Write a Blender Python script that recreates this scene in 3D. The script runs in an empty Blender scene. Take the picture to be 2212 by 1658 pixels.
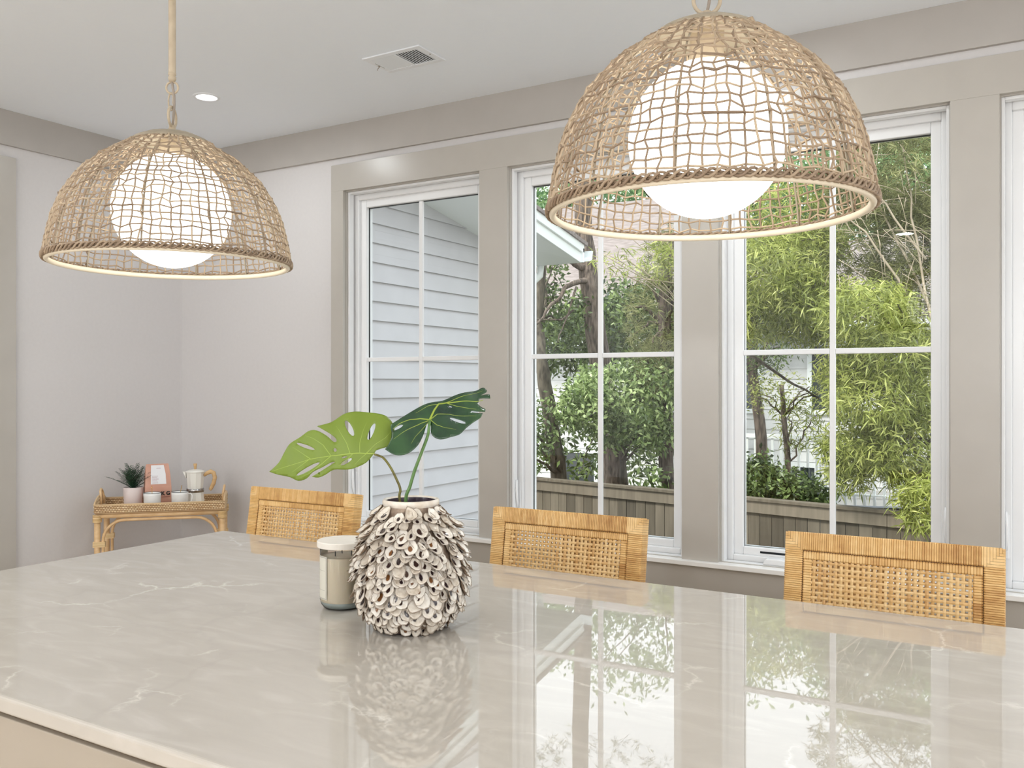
import bpy, bmesh, math, random
import numpy as np
from mathutils import Vector, Matrix, geometry
R = math.radians; PI = math.pi
random.seed(7); rng = np.random.default_rng(7)
SC = bpy.context.scene; COL = SC.collection

# ------------------------------------------------------------------ camera, world, lights
CAM = (4.199, -3.358, 1.45); YAW = 0.53911; FPX = 1913.5
cd = bpy.data.cameras.new('camera'); cam = bpy.data.objects.new('camera', cd); COL.objects.link(cam)
cam.location = CAM; cam.rotation_euler = (PI/2, 0, YAW)
cd.sensor_width = 36; cd.lens = 36*FPX/2212; cd.clip_start = .02; cd.clip_end = 200
SC.camera = cam
SC.view_settings.view_transform = 'Standard'; SC.view_settings.look = 'None'
SC.view_settings.exposure = 0.08; SC.view_settings.gamma = 1; SC.view_settings.use_curve_mapping = False
SC.cycles.max_bounces = 10; SC.cycles.diffuse_bounces = 5; SC.cycles.transparent_max_bounces = 24
SC.cycles.glossy_bounces = 5; SC.cycles.sample_clamp_indirect = 6

w = bpy.data.worlds.new('sky'); SC.world = w; w.use_nodes = True
nt = w.node_tree; bg = nt.nodes['Background']
tc = nt.nodes.new('ShaderNodeTexCoord'); sx = nt.nodes.new('ShaderNodeSeparateXYZ'); cr = nt.nodes.new('ShaderNodeValToRGB')
nt.links.new(tc.outputs['Generated'], sx.inputs[0]); nt.links.new(sx.outputs['Z'], cr.inputs[0]); nt.links.new(cr.outputs[0], bg.inputs[0])
cr.color_ramp.elements[0].position = 0.0; cr.color_ramp.elements[0].color = (.97, .98, 1, 1)
cr.color_ramp.elements[1].position = .9; cr.color_ramp.elements[1].color = (.80, .90, 1, 1)
bg.inputs[1].default_value = 2.35

def lamp(name, kind, loc, rot, energy, color=(1,1,1), **kw):
    l = bpy.data.lights.new(name, kind); o = bpy.data.objects.new(name, l); COL.objects.link(o)
    o.location = loc; o.rotation_euler = rot; l.energy = energy; l.color = color
    for k, v in kw.items(): setattr(l, k, v)
    return o
lamp('sun', 'SUN', (0, 0, 8), (R(38), 0, R(-35)), 4.4, (1, .95, .86), angle=R(14))
CANS_AND_FILL = [(.978, -.647), (3.2, -.62), (5.4, -.62), (.95, -3.1), (1.2, -5.2), (3.2, -4.6), (5.4, -4.6), (7.4, -.9), (7.4, -3.1), (7.4, -5.2)]  # first entry is the visible downlight; the rest are added unseen, for brightness
for i, (x, y) in enumerate(CANS_AND_FILL):
    lamp('downlight_and_fill', 'AREA', (x, y, 2.722), (0, 0, 0), 15 if i > 2 else (6 if i else 4), (.92, .97, 1), shape='DISK', size=.14)

for x, y in ((7.0, -4.8), (1.0, -5.8), (4.2, -5.9)):  # unseen point lights added behind the camera to brighten the room
    lamp('kitchen_fill_light', 'POINT', (x, y, 1.95), (0, 0, 0), 54, (.97, .985, 1), shadow_soft_size=.13)

# ------------------------------------------------------------------ materials
def srgb(r, g, b): return tuple(((c/255)/12.92 if c/255 <= .04045 else ((c/255+.055)/1.055)**2.4) for c in (r, g, b))+(1,)
def mat(name, col, rough=.5, **kw):
    m = bpy.data.materials.new(name); m.use_nodes = True; b = m.node_tree.nodes['Principled BSDF']
    b.inputs['Base Color'].default_value = col; b.inputs['Roughness'].default_value = rough
    for k, v in kw.items(): b.inputs[k].default_value = v
    return m
def N(m, t, **kw):
    n = m.node_tree.nodes.new(t)
    for k, v in kw.items():
        if k in n.inputs: n.inputs[k].default_value = v
        else: setattr(n, k, v)
    return n
def L(m, a, b): m.node_tree.links.new(a, b)
def bsdf(m): return m.node_tree.nodes['Principled BSDF']
def coords(m, scale=(1,1,1), kind='Object'):
    t = N(m, 'ShaderNodeTexCoord'); mp = N(m, 'ShaderNodeMapping'); mp.inputs['Scale'].default_value = scale
    L(m, t.outputs[kind], mp.inputs[0]); return mp.outputs[0]
def ramp(m, fac, stops):
    r = N(m, 'ShaderNodeValToRGB'); L(m, fac, r.inputs[0]); e = r.color_ramp.elements
    while len(e) < len(stops): e.new(.5)
    for q, (p, c) in zip(e, stops): q.position = p; q.color = c
    return r.outputs[0]
def noise_mat(name, c1, c2, scale, rough=.5, bump=0.0, stretch=(1,1,1), detail=5, lo=.35, hi=.65, **kw):
    m = mat(name, c1, rough, **kw); v = coords(m, stretch)
    n = N(m, 'ShaderNodeTexNoise', Scale=scale, Detail=detail); L(m, v, n.inputs['Vector'])
    L(m, ramp(m, n.outputs[0], [(lo, c1), (hi, c2)]), bsdf(m).inputs['Base Color'])
    if bump:
        b = N(m, 'ShaderNodeBump', Strength=bump, Distance=.01); L(m, n.outputs[0], b.inputs['Height']); L(m, b.outputs[0], bsdf(m).inputs['Normal'])
    return m
def tint_mat(name, c1, c2, c3, rough=.5, trans=0, nscale=0, stretch=(1,1,1), **kw):
    "colour follows the per-piece attribute 'tint'"
    m = mat(name, c1, rough, **kw); a = N(m, 'ShaderNodeAttribute', attribute_name='tint')
    fac = a.outputs['Fac']
    if nscale:
        n = N(m, 'ShaderNodeTexNoise', Scale=nscale, Detail=4); L(m, coords(m, stretch), n.inputs['Vector'])
        mx = N(m, 'ShaderNodeMath', operation='MULTIPLY_ADD'); L(m, n.outputs[0], mx.inputs[0]); mx.inputs[1].default_value = .7
        s = N(m, 'ShaderNodeMath', operation='SUBTRACT'); L(m, fac, s.inputs[0]); s.inputs[1].default_value = .35
        L(m, s.outputs[0], mx.inputs[2]); fac = mx.outputs[0]
    c = ramp(m, fac, [(0, c1), (.5, c2), (1, c3)]); L(m, c, bsdf(m).inputs['Base Color'])
    if trans:
        t = N(m, 'ShaderNodeBsdfTranslucent'); L(m, c, t.inputs[0]); mx = N(m, 'ShaderNodeMixShader', Fac=trans)
        mx.inputs[0].default_value = trans
        L(m, bsdf(m).outputs[0], mx.inputs[1]); L(m, t.outputs[0], mx.inputs[2])
        L(m, mx.outputs[0], m.node_tree.nodes['Material Output'].inputs[0])
    return m
def glass_mat(name, tint=(1,1,1,1), extra=0.0, gain=1.0):
    m = bpy.data.materials.new(name); m.use_nodes = True; n = m.node_tree; n.nodes.remove(n.nodes['Principled BSDF'])
    tr = N(m, 'ShaderNodeBsdfTransparent'); tr.inputs[0].default_value = tint
    gl = N(m, 'ShaderNodeBsdfGlossy'); gl.inputs['Roughness'].default_value = 0.0
    fr = N(m, 'ShaderNodeFresnel', IOR=1.5); mx = N(m, 'ShaderNodeMixShader')
    ad = N(m, 'ShaderNodeMath', operation='ADD'); ad.inputs[1].default_value = extra; L(m, fr.outputs[0], ad.inputs[0])
    ml = N(m, 'ShaderNodeMath', operation='MULTIPLY'); ml.inputs[1].default_value = gain; L(m, ad.outputs[0], ml.inputs[0]); L(m, ml.outputs[0], mx.inputs[0]); L(m, tr.outputs[0], mx.inputs[1]); L(m, gl.outputs[0], mx.inputs[2])
    L(m, mx.outputs[0], n.nodes['Material Output'].inputs[0]); return m
def emit_mat(name, col, s):
    m = bpy.data.materials.new(name); m.use_nodes = True; n = m.node_tree; n.nodes.remove(n.nodes['Principled BSDF'])
    e = N(m, 'ShaderNodeEmission', Strength=s); e.inputs[0].default_value = col; L(m, e.outputs[0], n.nodes['Material Output'].inputs[0]); return m

M = {}
M['wall'] = noise_mat('wall_paint', srgb(210, 207, 206), srgb(212, 209, 208), 60, .6, .02)
M['ceil'] = noise_mat('ceiling_paint', srgb(243, 248, 255), srgb(244, 249, 255), 40, .7, .02)
M['greige'] = noise_mat('greige_trim_paint', srgb(181, 176, 168), srgb(184, 179, 171), 8, .28, 0)
M['greige_flat'] = noise_mat('greige_band_paint', srgb(176, 171, 165), srgb(179, 174, 168), 8, .5, 0)
M['white'] = mat('white_window_vinyl', srgb(236, 237, 238), .25)
M['sill'] = mat('white_sill_paint', srgb(238, 236, 233), .3)
M['clip'] = mat('dark_clip', srgb(30, 32, 34), .6)
M['gasket'] = mat('black_rubber', srgb(22, 24, 26), .5)
M['pane'] = glass_mat('window_glass', (.985, .995, .99, 1), 0, .55)
M['floor'] = noise_mat('oak_floor', srgb(196, 182, 162), srgb(212, 198, 180), 6, .4, .05, (1, 8, 1))
M['metal_dark'] = mat('dark_steel', srgb(60, 66, 72), .3, Metallic=.9)
M['cab'] = mat('cream_cabinet_paint', srgb(168, 157, 142), .4)
M['cab_dark'] = mat('gap_shade_and_plinth_brown', srgb(104, 86, 66), .5)
M['rattan'] = tint_mat('rattan_wrap', srgb(186, 136, 74), srgb(222, 178, 112), srgb(242, 206, 146), .42, nscale=55)
M['groove'] = mat('dark_rattan_groove', srgb(96, 58, 26), .7)
M['cane'] = tint_mat('cane_strand', srgb(196, 148, 88), srgb(224, 184, 124), srgb(238, 206, 152), .45, nscale=40)
M['reed'] = tint_mat('lamp_reed', srgb(138, 117, 96), srgb(174, 153, 128), srgb(208, 188, 160), .6)
M['lampmetal'] = noise_mat('cream_painted_metal', srgb(196, 180, 155), srgb(182, 166, 142), 30, .45)
M['capmetal'] = noise_mat('taupe_painted_cap', srgb(168, 156, 136), srgb(154, 142, 122), 30, .5)
M['ring'] = mat('cream_ring_paint', srgb(238, 226, 204), .45)
M['cord'] = mat('grey_fabric_cord', srgb(158, 146, 134), .7)
M['globe'] = emit_mat('lit_opal_glass', (1, .975, .90, 1), 4.2)
M['can'] = emit_mat('lit_downlight_lens', (1, .97, .92, 1), 6)
M['vent'] = mat('white_vent_enamel', srgb(236, 239, 243), .35)
M['vent_dark'] = mat('vent_shade_dark', srgb(40, 42, 46), .8)

def counter():
    m = mat('polished_quartz', srgb(209, 202, 195), .015, **{'Specular IOR Level': 1.0}); v = coords(m)
    dist = N(m, 'ShaderNodeTexNoise', Scale=3.0, Detail=6, Roughness=.6); L(m, v, dist.inputs['Vector'])
    mix = N(m, 'ShaderNodeVectorMath', operation='MULTIPLY_ADD'); L(m, dist.outputs['Color'], mix.inputs[0]); mix.inputs[1].default_value = (.32, .32, .32); L(m, v, mix.inputs[2])
    vo = N(m, 'ShaderNodeTexVoronoi', feature='DISTANCE_TO_EDGE', Scale=3.4); L(m, mix.outputs[0], vo.inputs['Vector'])
    vein = ramp(m, vo.outputs['Distance'], [(0, (1,1,1,1)), (.012, (.35,.35,.35,1)), (.03, (0,0,0,1))])
    big = N(m, 'ShaderNodeTexNoise', Scale=4.3, Detail=3); L(m, v, big.inputs['Vector'])
    mask = ramp(m, big.outputs[0], [(.50, (0,0,0,1)), (.66, (1,1,1,1))])
    mu = N(m, 'ShaderNodeMath', operation='MULTIPLY'); L(m, vein, mu.inputs[0]); L(m, mask, mu.inputs[1])
    mu2 = N(m, 'ShaderNodeMath', operation='MULTIPLY'); L(m, mu.outputs[0], mu2.inputs[0]); mu2.inputs[1].default_value = .62
    # soft streaks
    st = N(m, 'ShaderNodeTexNoise', Scale=5, Detail=8, Distortion=1.2); L(m, coords(m, (1, 3.2, 1)), st.inputs['Vector'])
    base = ramp(m, st.outputs[0], [(.3, srgb(186, 179, 169)), (.52, srgb(190, 183, 173)), (.72, srgb(197, 190, 181))])
    mc = N(m, 'ShaderNodeMix', data_type='RGBA'); L(m, mu2.outputs[0], mc.inputs[0]); L(m, base, mc.inputs[6]); mc.inputs[7].default_value = srgb(240, 235, 226)
    # sparse grey veins
    v2 = N(m, 'ShaderNodeTexVoronoi', feature='DISTANCE_TO_EDGE', Scale=1.3); L(m, mix.outputs[0], v2.inputs['Vector'])
    gv = ramp(m, v2.outputs['Distance'], [(0, (.22,.22,.22,1)), (.02, (0,0,0,1))])
    m2 = N(m, 'ShaderNodeMix', data_type='RGBA'); L(m, gv, m2.inputs[0]); L(m, mc.outputs[2], m2.inputs[6]); m2.inputs[7].default_value = srgb(172, 165, 158)
    L(m, m2.outputs[2], bsdf(m).inputs['Base Color']); return m
M['counter'] = counter()

# ------------------------------------------------------------------ mesh helpers
class MB:
    def __init__(s): s.v = []; s.f = []; s.t = []; s.uv = None
    def add(s, vs, fs, tint=.5):
        b = len(s.v); s.v += [tuple(p) for p in vs]; s.f += [tuple(b+i for i in f) for f in fs]
        s.t += list(tint) if hasattr(tint, '__len__') else [tint]*len(vs); return s
    def box(s, x0, x1, y0, y1, z0, z1, tint=.5):
        return s.add([(x0,y0,z0),(x1,y0,z0),(x1,y1,z0),(x0,y1,z0),(x0,y0,z1),(x1,y0,z1),(x1,y1,z1),(x0,y1,z1)],
                     [(0,3,2,1),(4,5,6,7),(0,1,5,4),(1,2,6,5),(2,3,7,6),(3,0,4,7)], tint)
    def obox(s, c, ax, ay, az, tint=.5):
        c, ax, ay, az = map(Vector, (c, ax, ay, az)); vs = []
        for k in (-1, 1):
            for i, j in ((-1,-1),(1,-1),(1,1),(-1,1)): vs.append(c+ax*i+ay*j+az*k)
        return s.add(vs, [(0,3,2,1),(4,5,6,7),(0,1,5,4),(1,2,6,5),(2,3,7,6),(3,0,4,7)], tint)
    def tube(s, pts, r, n=8, closed=False, tint=.5, flat=1.0):
        pts = [Vector(p) for p in pts]; m = len(pts); rs = r if hasattr(r, '__len__') else [r]*m
        tn = []
        for i in range(m):
            a = pts[(i-1) % m] if (closed or i > 0) else pts[i]; b = pts[(i+1) % m] if (closed or i < m-1) else pts[i]
            t = (b-a); tn.append(t.normalized() if t.length > 1e-9 else Vector((0,0,1)))
        ref = Vector((0,0,1)) if abs(tn[0].z) < .9 else Vector((1,0,0))
        u = (ref-tn[0]*ref.dot(tn[0])).normalized(); vs = []
        for i in range(m):
            u = (u-tn[i]*u.dot(tn[i])); u = u.normalized() if u.length > 1e-6 else tn[i].orthogonal().normalized()
            w_ = tn[i].cross(u)
            for k in range(n):
                a = 2*PI*k/n; vs.append(pts[i]+(u*math.cos(a)*flat+w_*math.sin(a))*rs[i])
        fs = []
        for i in range(m if closed else m-1):
            j = (i+1) % m
            for k in range(n): fs.append((i*n+k, i*n+(k+1) % n, j*n+(k+1) % n, j*n+k))
        if not closed: fs.append(tuple(range(n-1, -1, -1))); fs.append(tuple((m-1)*n+k for k in range(n)))
        tt = tint if not hasattr(tint, '__len__') else [q for q in tint for _ in range(n)]
        return s.add(vs, fs, tt)
    def lathe(s, prof, n=48, c=(0,0,0), tint=.5, cap0=False, cap1=False):
        vs = [(c[0]+r*math.cos(2*PI*k/n), c[1]+r*math.sin(2*PI*k/n), c[2]+z) for r, z in prof for k in range(n)]
        fs = [(i*n+k, i*n+(k+1) % n, (i+1)*n+(k+1) % n, (i+1)*n+k) for i in range(len(prof)-1) for k in range(n)]
        if cap0: fs.append(tuple(range(n-1, -1, -1)))
        if cap1: fs.append(tuple((len(prof)-1)*n+k for k in range(n)))
        return s.add(vs, fs, tint)
    def prism(s, poly, axis, a0, a1, tint=.5):
        "poly: 2-D points in the plane across the axis (x:(y,z), y:(x,z), z:(x,y))"
        def P(q, a): return {'x': (a, q[0], q[1]), 'y': (q[0], a, q[1]), 'z': (q[0], q[1], a)}[axis]
        n = len(poly); vs = [P(q, a0) for q in poly]+[P(q, a1) for q in poly]
        return s.add(vs, [tuple(range(n)), tuple(range(2*n-1, n-1, -1))]+[(i, (i+1) % n, n+(i+1) % n, n+i) for i in range(n)], tint)
    def build(s, name, m, parent=None, smooth=False, bevel=0, solid=0, kind=None, label=None, fixn=True, seg=2):
        me = bpy.data.meshes.new(name); me.from_pydata(s.v, [], s.f)
        if smooth: me.polygons.foreach_set('use_smooth', [True]*len(me.polygons))
        a = me.attributes.new('tint', 'FLOAT', 'POINT'); a.data.foreach_set('value', s.t)
        if s.uv is not None:
            l = me.uv_layers.new(name='UVMap'); li = np.empty(len(me.loops), int); me.loops.foreach_get('vertex_index', li)
            l.data.foreach_set('uv', np.array(s.uv)[li].ravel())
        me.materials.append(m); me.update()
        if fixn and len(s.v) < 60000:
            b = bmesh.new(); b.from_mesh(me); bmesh.ops.recalc_face_normals(b, faces=b.faces); b.to_mesh(me); b.free()
        o = bpy.data.objects.new(name, me); COL.objects.link(o)
        if parent: o.parent = parent
        if solid: q = o.modifiers.new('thick', 'SOLIDIFY'); q.thickness = solid; q.offset = 0
        if bevel: q = o.modifiers.new('bevel', 'BEVEL'); q.width = bevel; q.segments = seg; q.limit_method = 'ANGLE'; q.angle_limit = R(40)
        if kind: o['kind'] = kind
        if label: o['label'] = label
        return o
def empty(name, loc=(0,0,0), rz=0, label=None, cat=None, group=None, kind=None):
    o = bpy.data.objects.new(name, None); COL.objects.link(o); o.location = loc; o.rotation_euler = (0,0,rz); o.empty_display_size = .05
    return tag(o, label, cat, group, kind)
def tag(o, label=None, cat=None, group=None, kind=None):
    for k, v in (('label', label), ('category', cat), ('group', group), ('kind', kind)):
        if v: o[k] = v
    return o
def copy_tree(o, kids, parent=None):
    c = o.copy(); COL.objects.link(c); c.parent = parent
    for ch in kids.get(o.name, []): copy_tree(ch, kids, c)
    return c
def kids_map():
    k = {}
    for o in COL.objects:
        if o.parent: k.setdefault(o.parent.name, []).append(o)
    return k
def at(px, t, z=0.0, py=None):
    "a point out in the garden: bearing px, distance t from where the photographer stood"
    r = (px-1106)/FPX; c, s = math.cos(YAW), math.sin(YAW)
    if py is not None: z = CAM[2]-(py-829)/FPX*t
    return Vector((CAM[0]+t*(-s+c*r), CAM[1]+t*(c+s*r), z))

# ------------------------------------------------------------------ the room
RX, RY, RZ = 8.6, -6.6, 2.74
S = 'structure'
OPEN = [(1.226+.951*i, 1.226+.951*i+.804) for i in range(4)]      # four window openings
ZS, ZH = .762, 2.408
MB().box(-.15, RX, RY, .15, -.25, 0).build('floor', M['floor'], kind=S)
MB().box(-.15, RX+.15, RY-.15, .15, RZ, RZ+.2).build('ceiling', M['ceil'], kind=S)
b = MB(); xs = [-.15]+[q for o_ in OPEN for q in o_]+[RX+.15]
for i in range(0, len(xs), 2): b.box(xs[i], xs[i+1], 0, .15, 0, RZ)
for a, c in OPEN: b.box(a, c, 0, .15, 0, ZS-.018); b.box(a, c, 0, .15, ZH, RZ)
b.build('wall_back', M['wall'], kind=S)
MB().box(-.15, 0, RY, 0, 0, RZ).build('wall_left', M['wall'], kind=S)
MB().box(0, RX, RY-.15, RY, 0, RZ).build('wall_front', M['wall'], kind=S)
b = MB()                                                          # right wall, out of view; two wide openings added to let daylight in
b.box(RX, RX+.15, RY, 0, 0, .5).box(RX, RX+.15, RY, 0, 2.45, RZ)
for y0, y1 in ((RY, -6.0), (-3.6, -3.1), (-.7, 0)): b.box(RX, RX+.15, y0, y1, .5, 2.45)
b.build('wall_right', M['wall'], kind=S)
# window surround: one greige casing board with four openings
b = MB(); x0, x1, zt = 1.147, 5.0, 2.54
xs = [x0]+[q for o_ in OPEN for q in o_]+[5.03+.1]
for i in range(0, len(xs), 2): b.box(xs[i], xs[i+1], -.02, 0, ZS, ZH)
b.box(x0, 5.13, -.02, 0, ZH, zt)
b.build('trim_1', M['greige'], kind=S, bevel=.001)
MB().box(x0, 5.13, -.018, 0, .60, ZS-.018).build('trim_2', M['greige'], kind=S, bevel=.001)
MB().box(x0-.02, 5.15, -.05, .05, ZS-.018, ZS).build('trim_3', M['sill'], kind=S, bevel=.002)
# flat band under the ceiling
MB().box(.018, RX, -.018, 0, 2.575, RZ).build('trim_4', M['greige_flat'], kind=S, bevel=.001)
MB().box(0, .018, RY, 0, 2.575, RZ).build('trim_5', M['greige_flat'], kind=S, bevel=.001)
# casing on the left wall
MB().box(0, .02, -1.08, -.957, 0, 2.52).box(0, .02, RY+1.2, -1.08, 2.40, 2.52).box(0, .006, RY+1.2, -1.08, 0, 2.40).build('trim_6', M['greige'], kind=S, bevel=.001)
b = MB()
MB().box(.0, RX, -.014, 0, 0, .13).build('baseboard_back', M['greige'], kind=S)
MB().box(0, .014, -.957, -.014, 0, .13).build('baseboard_left', M['greige'], kind=S)

# ---- windows
FY, SY, GY = .057, .075, .100
def window(i, a, c):
    w0 = empty('window_%d' % (i+1), ((a+c)/2, 0, ZS), kind=S)
    h = ZH-ZS; W = (c-a)/2
    def frame(x, z0, z1, t, y0, y1, tb=None, tt=None):
        b = MB(); tb = t if tb is None else tb; tt = t if tt is None else tt
        b.box(-x, -x+t, y0, y1, z0, z1).box(x-t, x, y0, y1, z0, z1).box(-x+t, x-t, y0, y1, z0, z0+tb).box(-x+t, x-t, y0, y1, z1-tt, z1); return b
    # grey painted jamb liner with its two thin stops
    frame(W, 0, h, .004, 0, .045, .002).build('jamb_liner', M['greige'], w0)
    frame(W-.004, 0, h-.004, .010, .012, .045, .003, .010).build('jamb_stop', M['white'], w0, bevel=.002)
    frame(W, 0, h, .034, FY, .145, .024, .038).build('window_frame', M['white'], w0, bevel=.003)
    frame(W-.033, .023, h-.037, .036, SY, .125, .032, .038).build('sash', M['white'], w0, bevel=.004)
    frame(W-.066, .052, h-.074, .0035, GY-.006, GY+.004).build('gasket', M['gasket'], w0)
    MB().box(-W+.067, W-.067, GY, GY+.004, .053, h-.075).build('pane', M['pane'], w0)
    zc = 1.572-ZS; x = W-.068
    MB().box(-.0105, .0105, GY-.019, GY-.003, .054, h-.076).box(-x, -.0105, GY-.019, GY-.003, zc-.0105, zc+.0105).box(.0105, x, GY-.019, GY-.003, zc-.0105, zc+.0105).build('muntin', M['white'], w0, bevel=.003)
    for z in (.19, zc, h-.22):
        for s in (-1, 1):
            MB().box(s*(W-.064)-.006, s*(W-.064)+.006, SY+.0188, SY+.0205, z-.0022, z+.0022).build('screen_clip', M['gasket'], w0)
    sd = 1 if i == 2 else -1                                       # lock lever on the frame
    xl = sd*(W-.017)
    lv = MB().box(xl-.009, xl+.009, FY-.006, FY, .10, .25).build('lock_plate', M['white'], w0, bevel=.004)
    MB().tube([(xl, FY-.010, .13), (xl-sd*.002, FY-.022, .17), (xl-sd*.002, FY-.026, .22), (xl, FY-.022, .262)], [.006, .008, .008, .006], 8, flat=.7).build('lock_lever', M['white'], w0, smooth=True)
    # crank operator on the bottom rail
    if i == 2: cx = -.21; sx_ = -.266
    else: cx = .05; sx_ = 0
    MB().box(sx_, sx_+.10, SY-.0012, SY, .034, .042).build('crank_slot', M['metal_dark'], w0)
    b = MB(); pr = [(-.03, .0), (-.026, .016), (-.018, .024), (.03, .026), (.10, .018), (.115, .0)]
    b.prism([(cx+.0+p[0], .003+p[1]*.95) for p in pr], 'y', FY-.045, FY-.002); b.build('crank_cover', M['white'], w0, bevel=.004)
for i, (a, c) in enumerate(OPEN): window(i, a, c)

# ---- ceiling vent and downlight
v = empty('ceiling_vent', (2.026, -.561, RZ), 0, 'white rectangular air vent with slats set in the ceiling', 'vent')
b = MB(); X, Y = .140, .090; x, y = .112, .064
b.box(-X, X, -Y, -y, -.006, 0).box(-X, X, y, Y, -.006, 0).box(-X, -x, -y, y, -.006, 0).box(x, X, -y, y, -.006, 0).box(-.006, .006, -y, y, -.006, -.001)
b.build('vent_frame', M['vent'], v, bevel=.002)
MB().box(-x, x, -y, y, -.0008, 0).build('duct_shade', M['vent_dark'], v)  # dark sheet painting the shade inside the duct; the ceiling is closed
for sgn in (-1, 1):
    for k in range(9):
        cx = sgn*(.014+.0115*k)
        MB().obox((cx, 0, -.0036), ((-.0050, 0, .0018) if sgn > 0 else (.0046, 0, .0019)), (0, y-.001, 0), (.0001, 0, .0005)).build('slat', M['vent'], v)
MB().box(-.1225, -.1215, -.03, .03, -.0064, -.005).build('lever_slot', M['vent_dark'], v)
MB().tube([(-.122, .0, -.008), (-.124, -.010, -.02), (-.126, -.01, -.027)], .0014, 6).build('lever', M['cord'], v, smooth=True)
for s in (-1, 1): MB().lathe([(0, -.0078), (.003, -.0072), (.004, -.0055)], 10, (s*.128, 0, 0)).build('screw', M['cord'], v)
d = empty('recessed_downlight', (.978, -.647, RZ), 0, 'small round recessed light glowing in the white ceiling', 'ceiling light')
MB().lathe([(.046, -.001), (.046, -.005), (.056, -.004), (.060, -.0)], 48).build('trim_ring', M['vent'], d, smooth=True)
MB().lathe([(.0, -.0012), (.045, -.0012)], 48).build('lens', M['can'], d)

# ------------------------------------------------------------------ island and countertop
IX0, IX1, IY0, IY1, IZ = 1.629, 5.35, -2.503, -1.1175, .915
k = empty('kitchen_island', ((IX0+IX1)/2, (IY0+IY1)/2, 0), 0, 'cream painted island cabinet under the quartz countertop', 'kitchen island')
hx, hy = (IX1-IX0)/2, (IY1-IY0)/2
MB().box(-hx+.05, hx-.05, -hy+.028, hy-.34, .09, IZ-.032-.012).build('body', M['cab'], k, bevel=.002)
MB().box(-hx+.053, hx-.053, -hy+.020, hy-.345, IZ-.044, IZ-.031).build('gap_shade_strip', M['cab_dark'], k)  # dark strip painting the shade in the gap below the slab
MB().box(-hx+.09, hx-.09, -hy+.09, hy-.38, 0, .09).build('plinth', M['cab_dark'], k)
MB().box(-hx+.012, hx-.012, -hy+.010, -hy+.028, .10, IZ-.042).build('front_panel', M['cab'], k, bevel=.002)
MB().box(-hx+.03, -hx+.05, -hy+.028, hy-.34, .10, IZ-.042).build('end_panel', M['cab'], k, bevel=.002)
o = MB().box(IX0, IX1, IY0, IY1, IZ-.031, IZ).build('countertop', M['counter'], bevel=.007, seg=4)
tag(o, 'polished pale quartz countertop with fine white veins across the foreground', 'countertop')

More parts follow.
